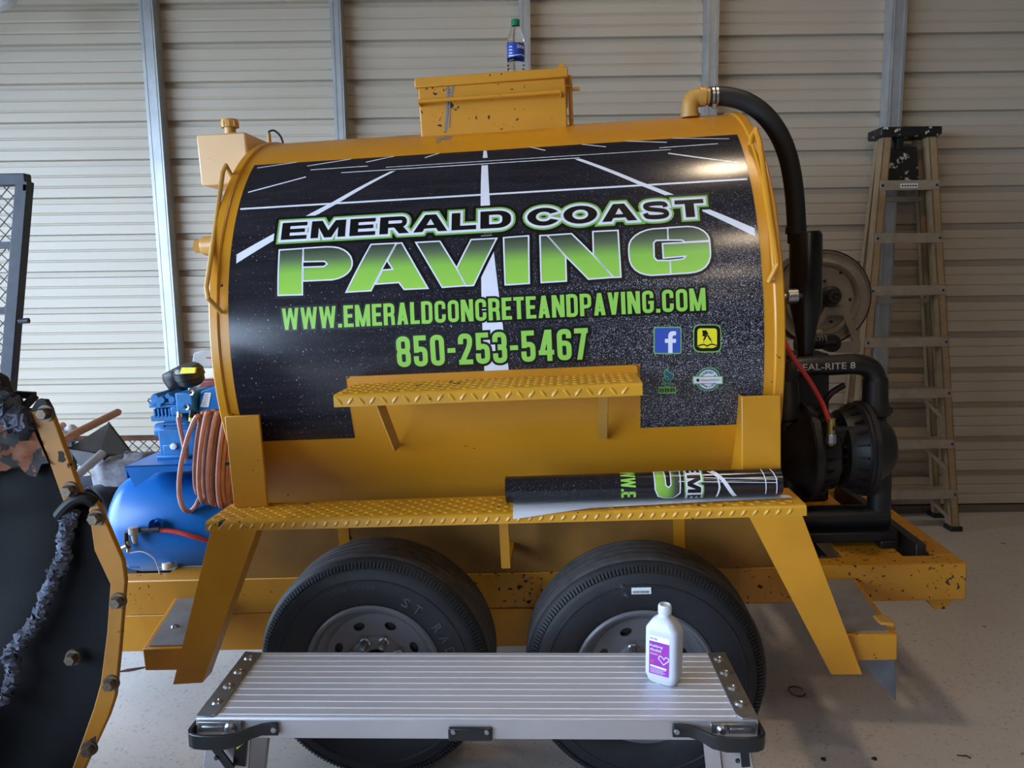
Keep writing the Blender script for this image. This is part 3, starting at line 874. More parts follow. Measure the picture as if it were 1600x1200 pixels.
def step_plate(x0, x1, y0, y1, zt, lip, mode):
    b_ = MB()
    r = .009
    prof = [(y1, zt - .006), (y1, zt), (y0 + r, zt), (y0 + r * .3, zt - r * .3), (y0, zt - r), (y0, zt - lip), (y0 + .006, zt - lip), (y0 + .006, zt - .008)]
    b_.ext([(x0, y, z) for y, z in prof], (x1 - x0, 0, 0))
    st = tp(b_, 'step_plate', M['yellow_tread'], smooth=50)
    t_ = MB(); tread_rows(t_, x0 + .005, x1 - .005, y0 + .012, y1 - .003, zt - .0002, .0225)
    p = .0325; n = int((x1 - x0) / p)
    for i in range(n):
        s = 1 if (mode == 'same' or i % 2) else -1
        d_ = V((.8 * s, 0, 1)).normalized()
        lug_mesh(t_, (x0 + (i + .5) * p, y0, zt - lip / 2 - .002), d_, (d_.z, 0, -d_.x), (0, -1, 0), lip * .85, .0125, .0035)
    o = tp(t_, 'tread_lugs', M['yellow_tread'], st, smooth=20); o['kind'] = 'stuff'
    return st
step_plate(-.884, .902, -.945, -.760, .905, .031, 'same')
up = step_plate(-.437, .440, -1.0, -.772, 1.287, .036, 'alt')
b = MB(); zz = 1.283
pts = rpath([(-.434, zz), (.446, zz), (.446, 1.312), (-.434, 1.312)], .03, True)
pts = [(-.434, zz), (.446, zz)] + [p for p in rpath([(.446, zz), (.446, 1.312), (-.434, 1.312), (-.434, zz)], .03)][1:-1]
b.ext([(x, -.789, z) for x, z in pts], (0, .010, 0)); tp(b, 'back_flange', M['yellow'], up)
for xa, xb, zb in ((-.318, -.327, 1.065), (.334, .337, 1.075)):
    b = MB(); b.bar((xa, -.955, 1.262), (xb, -.725, zb), .028, .007, up=(0, -1, .9))
    tp(b, 'brace', M['tan'], up, bevel=.001)
# ---- sloped legs, steps, mud blade
for poly in ([(-.87, .874), (-.725, .874), (-.949, .383), (-1.046, .378)], [(.741, .874), (.89, .874), (1.062, .386), (.974, .387)]):
    b = MB(); b.ext([(x, -.945, z) for x, z in poly], (0, .014, 0))
    k = 1 if poly[0][0] < 0 else 0
    e = [poly[1], poly[2]]
    b.ext([(e[0][0], -.931, e[0][1]), (e[0][0] - .01, -.931, e[0][1]), (e[1][0] - .01, -.931, e[1][1]), (e[1][0], -.931, e[1][1])], (0, .05, 0))
    tp(b, 'sloped_leg', M['yellow'], bevel=.002)
b = MB(); b.ext([(1.0, -.92, .497), (1.172, -.92, .497), (1.205, -.5, .497), (1.02, -.5, .497)], (0, 0, -.082))
st = tp(b, 'side_step', M['yellow_worn'], bevel=.004)
b = MB(); b.ext([(1.005, -.905, .4975), (1.155, -.905, .4975), (1.188, -.51, .4975), (1.025, -.51, .4975)], (0, 0, .004)); tp(b, 'step_pad', M['gray_top'], st)
b = MB(); b.boxb(1.14, 1.19, -.87, -.80, .475, .506); tp(b, 'bump_block', M['tan'], st, bevel=.01)
b = MB(); b.ext([(-1.160, -.90, .476), (-1.0, -.90, .476), (-1.09, -.5, .476), (-1.262, -.5, .476)], (0, 0, -.075))
st = tp(b, 'side_step', M['yellow'], bevel=.004)
b = MB(); b.ext([(-1.145, -.885, .4765), (-1.01, -.885, .4765), (-1.10, -.51, .4765), (-1.245, -.51, .4765)], (0, 0, .003)); pad = tp(b, 'step_pad', M['gray_top'], st)
for x, y in ((-1.13, -.75), (-1.12, -.60)):
    b = MB(); b.lathe([(.001, .012), (.010, .010), (.013, .0035)], (x, y, .476), (0, 0, 1), 12); tp(b, 'rivet', M['zinc'], st)
b = MB(); P = [L(1342, 1029, ly=-.86), L(1396, 1029, ly=-.84), L(1400, 1060, ly=-.84), L(1400, 1095, ly=-.84), L(1368, 1060, ly=-.85)]
b.ext(P, (0, .008, 0)); tp(b, 'mud_blade', M['blade'])
# ---- frame
b = MB(); b.boxb(-1.75, 1.575, -.5, -.42, .410, .545); tp(b, 'frame_rail', M['yellow_worn'], bevel=.005)
b = MB(); b.boxb(-1.30, 1.575, .42, .5, .410, .545); tp(b, 'frame_rail', M['yellow_worn'], bevel=.005)
b = MB(); b.boxb(-.99, .98, -.498, -.488, .545, .80); tp(b, 'skirt_panel', M['yellow_skirt_shade'], bevel=.002)
b = MB(); b.boxb(-1.75, .25, -.495, -.42, .262, .408); tp(b, 'lower_rail', M['yellow'], bevel=.004)
b = MB(); b.boxb(1.495, 1.575, -.42, .42, .410, .545); tp(b, 'cross_beam', M['yellow_worn'], bevel=.005)
for x0, x1 in ((.93, 1.085), (1.195, 1.40), (-.9, -.8), (-1.32, -1.16), (-.1, .1)):
    b = MB(); b.boxb(x0, x1, -.42, .42, .46, .541); tp(b, 'cross_beam', M['yellow_worn'], bevel=.004)
b = MB(); b.boxb(1.44, 1.475, -.42, .42, .50, .585); tp(b, 'black_angle', M['black'], bevel=.003)
b = MB(); b.boxb(1.11, 1.135, -.42, .42, .49, .55); tp(b, 'black_angle', M['black'], bevel=.003)
b = MB(); b.ext([(1.447, -.48, .411), (1.552, -.48, .411), (1.515, -.48, .368), (1.482, -.48, .368)], (0, .05, 0)); tp(b, 'tail_bracket', M['yellow_worn'], bevel=.003)
b = MB(); b.boxb(-.012, .018, -.70, -.69, .64, .875); b.boxb(-.012, .018, -.69, -.50, .64, .66); tp(b, 'gusset', M['yellow'])
for x in (-.60, .60):
    b = MB(); b.ext([(x - .02, -.50, .54), (x - .02, .50, .54), (x - .02, .50, .78), (x - .02, 0, .60), (x - .02, -.50, .78)], (.04, 0, 0)); tp(b, 'saddle', M['yellow'])

# ---- wheels
WR, TW = .373, .225
def ringfan(b_, loop_holes, h, mi=0): pass
def wheel(lx, mark):
    lz = (WR - lx * AX.z - (-.90 + TW / 2) * 0) / AZ.z
    y0 = -.902
    o = V((lx, y0, lz)); A = V((0, 1, 0))
    # rim disc with eight hand holes
    rb = MB()
    rb.lathe([(.214, .030), (.219, .012), (.218, .003), (.211, -.002), (.203, .002), (.198, .014), (.194, .034), (.180, .040), (.172, .052), (.167, .058)], o, A, 72)
    rb.lathe([(.095, .058), (.090, .050), (.084, .047), (.052, .047), (.046, .055), (.044, .09)], o, A, 48)
    vs, fs = [], []
    for k in range(8):
        a0, a1 = 2 * pi * k / 8, 2 * pi * (k + 1) / 8; am = (a0 + a1) / 2
        outer = [(.167 * cos(a0 + (a1 - a0) * i / 9), .167 * sin(a0 + (a1 - a0) * i / 9)) for i in range(10)]
        inner = [(.095 * cos(a1 + (a0 - a1) * i / 6), .095 * sin(a1 + (a0 - a1) * i / 6)) for i in range(7)]
        hole = []
        for i in range(16):
            t = 2 * pi * i / 16
            rr, tt = .133 + .0135 * cos(t), .0195 * sin(t)
            hole.append((rr * cos(am) - tt * sin(am), rr * sin(am) + tt * cos(am)))
        p2, f2 = fill2([outer + inner, hole])
        rb.add([(o.x + p[0], o.y + .058, o.z + p[1]) for p in p2], f2)
        hv = [(o.x + p[0], o.y + .058, o.z + p[1]) for p in hole] + [(o.x + p[0], o.y + .066, o.z + p[1]) for p in hole]
        rb.add(hv, [(i, (i + 1) % 16, 16 + (i + 1) % 16, 16 + i) for i in range(16)])
    rim = tp(rb, 'wheel', M['rim'], smooth=40)
    db = MB(); db.lathe([(.001, .072), (.165, .072), (.165, .15)], o, A, 40); tp(db, 'brake_drum', M['black'], rim)
    # tyre
    tb_ = MB()
    side = [(.207, .040), (.213, .012), (.222, .003), (.240, -.004), (.262, -.009), (.285, -.011), (.300, -.010), (.302, -.012), (.306, -.012), (.308, -.009), (.325, -.006), (.336, -.002)]
    tb_.lathe(side, o, A, 96)
    sh = [(.336, -.002), (.342, .003), (.356, .010), (.3655, .020), (.369, .026)]
    tb_.lathe(sh, o, A, 96)
    tr = [(.369, .026)]
    g = .032
    while g < TW - .05:
        tr += [(.3725, g + .004), (WR, g + .014), (WR, g + .0285), (.366, g + .0300), (.366, g + .0345), (WR, g + .036)]
        g += .038
    tr += [(WR, TW - .03), (.366, TW - .015), (.335, TW + .002), (.29, TW + .01), (.24, TW + .004), (.21, TW - .03)]
    tb_.lathe(tr, o, A, 96, mi=1)
    tire = tp(tb_, 'tire', [M['tire'], M['tread']], rim, smooth=28, wn=True)
    rbk = MB()
    n = 190
    for k in range(n):
        a = 2 * pi * k / n
        er, et = V((cos(a), 0, sin(a))), V((-sin(a), 0, cos(a)))
        for (r0, h0, r1, h1) in ((.340, -.003, .357, .009),):
            p = [o + er * r0 + A * h0, o + er * r1 + A * h1]
            nn = V((0, -1, 0)) * .7 + er * .7; nn.normalize()
            w_ = .0034
            q_ = [p[0] - et * w_, p[0] + et * w_, p[1] + et * w_, p[1] - et * w_]
            rbk.ext(q_, nn * .0028)
    ot = tp(rbk, 'shoulder_ribs', M['tire'], rim, smooth=0); ot['kind'] = 'stuff'
    for k in range(8):
        a = 2 * pi * (k + .5) / 8 + .02
        c = o + V((cos(a), 0, sin(a))) * .080
        nb = MB(); nb.lathe([(.001, .010), (.008, .011), (.0125, .018), (.0135, .047)], c, A, 6); nb.lathe([(.001, .002), (.0055, .003), (.0055, .012)], c, A, 8); nb.lathe([(.0135, .040), (.018, .043), (.019, .047)], c, A, 14)
        tp(nb, 'lug_nut', M['zinc'], rim)
    hb_ = MB(); hb_.lathe([(.001, .004), (.030, .006), (.036, .012), (.038, .06)], o, A, 28); tp(hb_, 'hub_cap', M['black_gloss'], rim)
    # raised lettering on the side wall
    def ring_text(s_, rmid, size, a_start, a_step):
        for i, ch in enumerate(s_):
            if ch == ' ': continue
            tb2 = MB()
            a = rad(a_start - a_step * i)
            vs_, fs_ = text_fit(ch, -size * .36, size * .36, -size / 2, size / 2)
            rot = a - pi / 2
            pts = []
            for x, y in vs_:
                X = rmid * cos(a) + x * cos(rot) - y * sin(rot); Z = rmid * sin(a) + x * sin(rot) + y * cos(rot)
                pts.append((o.x + X, o.y - .0125, o.z + Z))
            tb2.add(pts, fs_)
            tp(tb2, 'raised_letter', M['tread'], rim, smooth=0)
    if mark == 'letters':
        ring_text('ST RADIAL', .262, .030, 62, 9.2)
        ring_text('LOAD RANGE', .285, .011, 112, 3.0)
    else:
        sb = MB(); c = L(1002, 923, ly=y0 - .012)
        sb.boxb(c.x - .029, c.x + .029, y0 - .0135, y0 - .0105, c.z - .010, c.z + .010)
        st_ = tp(sb, 'paper_sticker', M['label_white'], rim)
        sb = MB(); rnd = random.Random(4); x = c.x - .025
        while x < c.x + .023:
            w_ = rnd.uniform(.0008, .0028); sb.boxb(x, x + w_, y0 - .0139, y0 - .0134, c.z - .007, c.z + .0005); x += w_ + rnd.uniform(.001, .002)
        tp(sb, 'barcode', M['ink'], rim)
        for px, py in ((972, 917), (978, 930)):
            c = L(px, py, ly=y0 - .011); sb = MB(); sb.lathe([(.001, -.003), (.004, -.003), (.006, 0)], c, A, 12); sb.lathe([(.0075, -.001), (.0085, -.0025), (.0095, .001)], c, A, 16)
            tp(sb, 'rubber_plug', M['tread'], rim)
    return rim
wheel(-.414, 'letters'); wheel(.4335, 'sticker')
for lx in (-.414, .4335):
    b = MB(); lz = (WR - lx * AX.z) / AZ.z
    b.cyl((lx, -.80, lz), (lx, .80, lz), .036, 16); tp(b, 'axle', M['black'])

# ---- fluid box at the nose end, fittings, grab bars
b = MB(); b.boxb(-1.092, -.905, -.30, .28, 1.988, 2.170)
fb = tp(b, 'fluid_box', M['cream'], bevel=.007)
b = MB(); c = L(360, 207, ly=-.2); b.lathe([(.021, -.02), (.021, .045)], (c.x, -.2, 2.168), (0, 0, 1), 24)
tp(b, 'filler_neck', M['tan'], fb)
b = MB(); b.lathe([(.022, .040), (.031, .040), (.032, .062), (.029, .070), (.001, .072)], (c.x, -.2, 2.168), (0, 0, 1), 32)
for k in range(10):
    a = 2 * pi * k / 10; b.box((c.x + .032 * cos(a), -.2 + .032 * sin(a), 2.168 + .051), (.004, .004, .02))
tp(b, 'filler_cap', M['tan'], fb)
b = MB(); b.boxb(-1.0, -.89, -.2, .2, 1.86, 1.99); tp(b, 'mount', M['cream'])
c = L(421, 222, ly=.02)
b = MB(); b.cyl((c.x, .02, c.z - .03), (c.x, .02, c.z + .035), .008, 10); v1 = tp(b, 'vent_pipe', M['tan'])
b = MB(); b.tube(smooth_path([(c.x, .02, c.z + .035), (c.x + .004, .02, c.z + .042), (c.x + .025, .02, c.z + .043), (c.x + .045, .03, c.z + .02), (c.x + .055, .04, c.z - .03)]), .004, 8); tp(b, 'vent_hose', M['rubber'], v1)
c = L(330, 384, ly=-.45)
b = MB(); b.lathe([(.001, -.052), (.030, -.05), (.034, -.04), (.034, -.004), (.036, 0), (.036, .05)], (c.x + .02, -.45, c.z), XA, 24); b.lathe([(.026, -.075), (.001, -.076)], (c.x + .02, -.45, c.z), XA, 6); b.lathe([(.026, -.075), (.026, -.05)], (c.x + .02, -.45, c.z), XA, 6)
tp(b, 'pipe_plug', M['tan'])
lp = [L(371, 286, ly=-.46), L(365, 280, ly=-.48), L(352.5, 258, ly=-.53), L(348, 270, ly=-.545), L(340, 330, ly=-.62), L(322.5, 449, ly=-.80), L(325, 466, ly=-.82), L(346, 488, ly=-.775)]
b = MB(); b.tube(lp, .0075, 10); tp(b, 'grab_bar', M['tan'])
rp = [L(1171, 236, ly=-.48), L(1175, 214, ly=-.51), L(1180.5, 202, ly=-.53), L(1187, 222, ly=-.56), L(1213, 398, ly=-.77), L(1215, 413, ly=-.79), L(1201, 441, ly=-.775)]
b = MB(); b.tube(rp, .0085, 10); tp(b, 'grab_bar', M['yellow'])
# ---- outlet elbow and black hose down to the strainer
EY = -.2
ep = [L(1078, 184, ly=EY), L(1078, 168, ly=EY), L(1079, 160, ly=EY), L(1083, 154, ly=EY), L(1090, 151, ly=EY), L(1113, 151, ly=EY)]
b = MB(); b.tube(smooth_path(ep, 4), .030, 20); b.lathe([(.001, 0), (.036, 0), (.036, .022), (.030, .024)], L(1092, 151, ly=EY), XA, 24)
b.lathe([(.034, 0), (.034, .014), (.028, .016)], L(1078, 184, ly=EY), (0, 0, 1), 24)
elbow = tp(b, 'pipe_elbow', M['tan'])
hp = [L(1108, 151, ly=EY), L(1135, 151, ly=EY), L(1165, 159, ly=EY), L(1193, 178, ly=EY), L(1216, 208, ly=EY), L(1232, 248, ly=EY), L(1241, 300, ly=EY), L(1245, 362, ly=EY), L(1245, 380, ly=EY)]
b = MB(); b.tube(smooth_path(hp, 6), .0335, 20); hose = tp(b, 'suction_hose', M['rubber'])
b = MB()
for px in (1113, 1119): b.lathe([(.0345, -.004), (.0365, -.004), (.0365, .004), (.0345, .004)], L(px, 151, ly=EY), XA, 28)
b.box(L(1116, 166, ly=EY - .02), (.012, .012, .014)); tp(b, 'hose_clamp', M['zinc'], hose)

# ================================================================== gear carried on the trailer
def LT(x, y, ly): return L(x, y, ly=ly)          # trailer-frame point
# ---- strainer canister
c0 = LT(1259, 362, EY); c1 = LT(1259, 475, EY); c2 = LT(1263, 520, EY)
t = thing('strainer_canister', 'tall black upright canister that the thick black hose drops into', 'canister', TM @ V((c0.x, EY, .9)))
rc = .058
b = MB(TM); h0 = c1.z; h1 = c0.z
b.lathe([(.001, h1), (rc - .008, h1), (rc, h1 - .012), (rc, h0), (rc - .018, h0 - .09), (rc - .024, h0 - .13), (.03, h0 - .16), (.03, 1.24), (.001, 1.24)], (c0.x, EY, 0), (0, 0, 1), 36)
b.build('canister_body', M['black_gloss'], t, wn=True)
b = MB(TM); b.tube([(c0.x - .035, EY, h1 - .005), (c0.x - .035, EY, h1 + .02)], .037, 20); b.build('hose_socket', M['black'], t)
g = LT(1238, 463, EY - .06)
b = MB(TM); b.lathe([(.001, -.022), (.024, -.022), (.027, -.018), (.027, .016), (.022, .02), (.001, .02)], g, (1, 0, 0), 28); b.cyl(g + V((-.022, 0, 0)), g + V((-.05, 0, -.002)), .011, 12); b.cyl(g + V((.02, 0, 0)), g + V((.05, .03, 0)), .009, 10)
b.build('pressure_gauge', M['zinc'], t)
# ---- twin-diaphragm pump
PY = -.24
t = thing('diaphragm_pump', 'black twin diaphragm pump with ribbed round chambers on the rear deck', 'pump', TM @ V((1.2, PY, .545)))
def pp(b_, n, m, **k): return b_.build(n, m, t, **k)
def lat(prof, c, ax=(1, 0, 0), n=48, nm='x', m='black', **k):
    b_ = MB(TM); b_.lathe(prof, c, ax, n); return pp(b_, nm, M[m], wn=True, **k)
cR = LT(1346, 700, PY); cL = LT(1258, 704, PY)
rF = .172
lat([(.06, -.115), (.10, -.105), (.145, -.085), (rF - .012, -.03), (rF, -.02), (rF, .012), (rF - .012, .018), (.135, .035), (.11, .075), (.085, .098), (.05, .106), (.001, .108)], cR, nm='chamber')
lat([(.06, .115), (.10, .105), (.145, .085), (rF - .012, .03), (rF, .02), (rF, -.012), (rF - .012, -.018), (.135, -.035), (.11, -.075), (.05, -.106), (.001, -.108)], cL, nm='chamber')
for cc, s in ((cR, -1), (cL, 1)):
    b = MB(TM)
    for k in range(22):
        a = 2 * pi * k / 22; er = V((0, cos(a), sin(a)))
        b.bar(cc + er * .105 + V((s * .100, 0, 0)), cc + er * (rF - .006) + V((s * .032, 0, 0)), .007, .020, up=(s, 0, .001))
    pp(b, 'chamber_ribs', M['black'])
    b = MB(TM); b.lathe([(rF, -.010), (rF + .006, -.008), (rF + .006, .008), (rF, .010)], cc, (1, 0, 0), 48); pp(b, 'clamp_band', M['dark_steel'])
b = MB(TM); b.cyl(cL, cR, .085, 28); b.boxb(cL.x + .02, cR.x - .02, PY - .10, PY + .1, cR.z - .06, cR.z + .10); pp(b, 'centre_block', M['black'], bevel=.01)
# manifolds
mz = LT(1290, 571, PY).z
x0, x1 = LT(1233, 571, PY).x, LT(1368, 571, PY).x
top = smooth_path([V((x0 - .01, PY, 1.02)), V((x0 - .01, PY, mz - .06)), V((x0 + .005, PY, mz - .015)), V((x0 + .05, PY, mz)), V(((x0 + x1) / 2, PY, mz)), V((x1 - .07, PY, mz)), V((x1 - .02, PY, mz - .018)), V((x1, PY, mz - .06)), V((x1, PY, mz - .12))], 5)
b = MB(TM); b.tube(top, .038, 20); pp(b, 'upper_manifold', M['black'])
for xx in (x0 - .01, x1):
    b = MB(TM); b.lathe([(.038, .14), (.044, .13), (.046, .04), (.052, .03), (.054, .0), (.046, -.006), (.04, -.01), (.04, -.08)], (xx, PY, mz - .19), (0, 0, 1), 24); b.boxb(xx - .06, xx + .06, PY - .012, PY + .012, mz - .185, mz - .165)
    pp(b, 'manifold_joint', M['black'], wn=True)
    b = MB(TM); b.tube([(xx + (.02 if xx > 1.2 else 0), PY, mz - .24), (xx + (.02 if xx > 1.2 else 0), PY, .66)], .042, 18); pp(b, 'riser', M['black'])
b = MB(TM); b.tube([(x0 - .02, PY, .635), (x1 + .05, PY, .635)], .045, 20); b.boxb(x0 - .05, x1 + .06, PY - .08, PY + .08, .56, .60); pp(b, 'lower_manifold', M['black'], bevel=.006)
b = MB(TM)
for xx in (x0 - .03, x1 + .02): b.boxb(xx - .03, xx + .03, PY - .1, PY + .1, .541, .57)
pp(b, 'foot', M['black'], bevel=.004)
# cast letters on the manifold
def on_pipe(u, v, lift):
    a = v / .038; r = .0383 + lift
    return TM @ V((u, PY - r * cos(a), mz + r * sin(a)))
ua, ub = LT(1246, 570, PY - .04).x, LT(1337, 570, PY - .04).x
ar = Art(); ar.put([text_fit('SEAL-RITE 8', ua, ub, -.011, .013)], 0, .0006)
ar.build('cast_lettering', [M['skin_pale']], t, on_pipe, step=.005, local=False)
# air valve
v0 = LT(1299, 663, PY - .185)
b = MB(TM); b.cyl(v0 + V((0, 0, .02)), v0 + V((0, 0, -.03)), .013, 14); pp(b, 'valve_body', M['brass'])
b = MB(TM); b.lathe([(.010, -.03), (.017, -.035), (.018, -.065), (.010, -.075), (.001, -.075)], v0, (0, 0, 1), 8); pp(b, 'valve_nut', M['zinc'])
b = MB(TM); b.box(v0 + V((.06, -.016, -.012)), (.12, .004, .012)); pp(b, 'valve_lever', M['dark_steel'])
b = MB(TM); b.tube(smooth_path([LT(1283, 640, PY), LT(1296, 617, PY - .02), LT(1318, 602, PY)], 5), .012, 8); pp(b, 'air_elbow', M['dark_steel'])
# red air line
h = [LT(1212, 505, -.34), LT(1222, 527, -.34), LT(1240, 560, -.34), LT(1264, 594, -.34), LT(1282, 625, -.34), LT(1292, 648, -.38), LT(1296, 660, PY - .185)]
b = MB(TM); b.tube(smooth_path(h, 6), .0085, 10)
tag(b.build('air_hose', M['hose_red']), 'red air hose running down from the tank to the black pump', 'hose')
# engine block and piping behind the pump
t = thing('engine_block', 'dark engine clutter of pipes and knobs behind the black pump', 'engine', TM @ V((1.2, .05, .545)))
b = MB(TM); b.boxb(.93, 1.10, -.02, .25, .545, 1.05); b.build('engine_body', M['black'], t, bevel=.02)
b = MB(TM); b.boxb(.95, 1.13, -.06, .18, 1.05, 1.22); b.build('shroud', M['black'], t, bevel=.04)
b = MB(TM); p = LT(1275, 537, -.1); b.tube([p + V((-.08, 0, 0)), p + V((.07, 0, .0))], .022, 14); b.tube([p + V((.055, -.02, .0)), p + V((.055, .03, 0))], .034, 16); b.build('pipe_joint', M['black'], t)
b = MB(TM); p = LT(1277, 530, -.13)
for k in range(3): b.lathe([(.012, k * .012), (.015, k * .012 + .004), (.012, k * .012 + .008)], p, (1, 0, 0), 12)
b.build('nipple', M['zinc'], t)
# ---- hose reel
RY = .30
rc_ = LT(1285, 466, RY)
t = thing('hose_reel', 'grey steel hose reel with a round flange above the black pump', 'hose reel', TM @ V((rc_.x, RY, 1.2)))
rr = (LT(1361, 466, RY) - rc_).length
b = MB(TM); b.lathe([(.001, .012), (.05, .012), (rr * .66, .012), (rr * .70, .0), (rr * .76, -.006), (rr * .80, .002), (rr * .84, .004), (rr * .93, .004), (rr * .97, -.002), (rr, .004), (rr, .014), (rr * .96, .02), (.001, .022)], rc_, (0, 1, 0), 72); b.build('flange', M['reel'], t, wn=True)
b = MB(TM); b.lathe([(rr, -.001), (rr + .004, .004), (rr + .004, .014), (rr, .019)], rc_, (0, 1, 0), 72); b.build('rim_bead', M['dark_steel'], t)
b = MB(TM); b.lathe([(rr * .55, .02), (rr * .55, .17)], rc_, (0, 1, 0), 36); b.build('drum', M['black'], t)
b = MB(TM); b.lathe([(.001, .17), (rr, .17), (rr, .18), (.001, .182)], rc_, (0, 1, 0), 48); b.build('flange', M['reel'], t)
hub = LT(1304, 463, RY - .06)
b = MB(TM); b.lathe([(.012, -.012), (.026, -.010), (.030, 0), (.030, .03), (.042, .035), (.042, .07)], hub, (0, 1, 0), 28); b.cyl(hub + V((0, -.004, 0)), hub + V((0, -.02, -.01)), .010, 10); b.build('hub', M['black'], t)
for px, py in ((1315, 426), (1290, 439), (1330, 468), (1300, 503)):
    b = MB(TM); b.lathe([(.001, -.004), (.006, -.003), (.007, 0)], LT(px, py, RY) + V((0, .010, 0)), (0, 1, 0), 10); b.build('bolt_head', M['dark_steel'], t)
oz = [(1270, 522), (1290, 482), (1297, 479), (1327, 479), (1335, 497), (1345, 540), (1345, 551), (1305, 551), (1305, 534), (1332, 532), (1336, 524), (1320, 494), (1315, 491), (1292, 491), (1276, 517), (1290, 519), (1312, 515), (1318, 508), (1322, 513), (1306, 521), (1285, 524)]
b = MB(TM); b.ext([LT(x, y, RY - .03) for x, y in ((1290, 480), (1325, 480), (1345, 535), (1344, 551), (1306, 551), (1306, 536), (1333, 533), (1317, 493), (1293, 493), (1275, 518), (1268, 518))], (0, .008, 0)); b.build('bracket', M['reel'], t)
b = MB(TM); b.boxb(rc_.x - .16, rc_.x + .02, RY - .04, RY + .17, .545, LT(1320, 551, RY - .03).z); b.build('stand', M['black'], t, bevel=.01)

# ---- air compressor on the tongue
CY = -.22
cc = LT(262, 812, CY); cr = (LT(262, 737, CY).z - LT(262, 887, CY).z) / 2
t = thing('air_compressor', 'blue air compressor with round receiver tank and finned pump head on the trailer tongue', 'compressor', TM @ V((cc.x, CY, .545)))
xe = LT(187, 812, CY).x
b = MB(TM)
prof = [(.001, xe)] + [(cr * sin(rad(a)), xe + .115 * (1 - cos(rad(a)))) for a in range(15, 91, 15)] + [(cr, -1.10)] + [(cr * cos(rad(a)), -1.10 + .10 * sin(rad(a))) for a in range(20, 90, 20)] + [(.001, -1.0)]
b.lathe(prof, (0, CY, cc.z), (1, 0, 0), 48); tank = b.build('receiver_tank', M['blue'], t)
zf = .541
for xf in (cc.x - .10, -1.12):
    b = MB(TM); b.boxb(xf, xf + .04, CY - .14, CY + .14, zf, cc.z - cr * .7); b.build('tank_foot', M['blue'], t)
# motor deck
dz = LT(230, 728, CY - .2).z
xd0 = LT(197, 745, CY - .19).x
b = MB(TM); b.boxb(xd0, -1.0, CY - .19, CY + .17, dz - .006, dz)
b.ext([(xd0, CY - .19, dz), (xd0, CY + .17, dz), (xd0, CY + .17, dz - .05), (xd0, CY - .19, dz - .05)], (.005, 0, 0))
b.ext([(xd0, CY - .19, dz), (xd0 + .03, CY - .19, dz - .085), (xd0 + .12, CY - .19, dz - .03), (-1.1, CY - .19, dz - .02), (-1.0, CY - .19, dz)], (0, .005, 0)); b.build('motor_deck', M['blue'], t)
KY = CY - .05
def K(x, y, dy=0): return LT(x, y, KY + dy)
# crankcase
a_, b2_ = K(258, 712), K(330, 676)
b = MB(TM); b.boxb(K(256, 700).x, K(318, 700).x, KY - .03, KY + .14, dz, K(270, 668).z)
b.boxb(K(252, 700).x, K(322, 700).x, KY - .045, KY + .15, dz, dz + .014)
b.boxb(K(262, 700).x, K(298, 700).x, KY - .036, KY - .028, K(270, 709).z, K(270, 692).z)
b.build('crankcase', M['blue_cast'], t, bevel=.006)
b = MB(TM); p = K(272, 697, -.036); b.lathe([(.001, -.012), (.012, -.010), (.013, 0)], p, (0, 1, 0), 16); b.build('oil_plug', M['label_white'], t)
b = MB(TM); p = K(250, 672); b.lathe([(.028, -.01), (.03, .0), (.03, .03)], p, (1, 0, 0), 20); b.lathe([(.001, -.01), (.028, -.01)], p, (1, 0, 0), 20); b.build('bearing_cap', M['blue_cast'], t)
# cylinder with fins, tilted towards the nose
b = MB(TM)
for k in range(4):
    z = K(280, 667).z + k * .0155
    b.boxb(K(257, 660).x - .004 * k, K(322, 660).x, KY - .035, KY + .13, z, z + .006)
b.boxb(K(262, 660).x, K(318, 660).x, KY - .02, KY + .12, K(280, 668).z, K(280, 652).z); b.build('cylinder_fins', M['blue_cast'], t)
b = MB(TM); hx0, hx1 = K(241, 640).x, K(298, 640).x
b.boxb(hx0 + .006, hx1, KY - .04, KY + .13, K(260, 655).z, K(260, 647).z)
b.boxb(hx0 + .012, hx1, KY - .01, KY + .12, K(260, 648).z, K(260, 636).z)
for k in range(9):
    x = hx0 + .02 + k * (hx1 - hx0 - .03) / 8; b.boxb(x, x + .006, KY - .042, KY + .12, K(260, 649).z, K(260, 636).z)
for z in (633, 628): b.boxb(hx0 + .004, hx1 + .03, KY - .04, KY + .13, K(260, z).z - .003, K(260, z).z + .006)
b.build('head_fins', M['blue_cast'], t)
b = MB(TM)
for px, py, r in ((252, 620, .020), (262, 622, .016), (272, 616, .012), (278, 621, .016), (258, 628, .012)):
    p = K(px, py); b.lathe([(.001, -.05), (r * .8, -.05), (r, -.04), (r, .08), (.001, .08)], p, (0, 1, 0), 12)
b.boxb(K(246, 620).x, K(286, 620).x, KY, KY + .1, K(260, 630).z, K(260, 620).z); b.build('valve_head', M['blue_cast'], t)
b = MB(TM); b.tube([K(246, 623), K(232, 623.5), K(231, 626), K(244, 637)], .0025, 6); b.build('breather_line', M['black'], t)
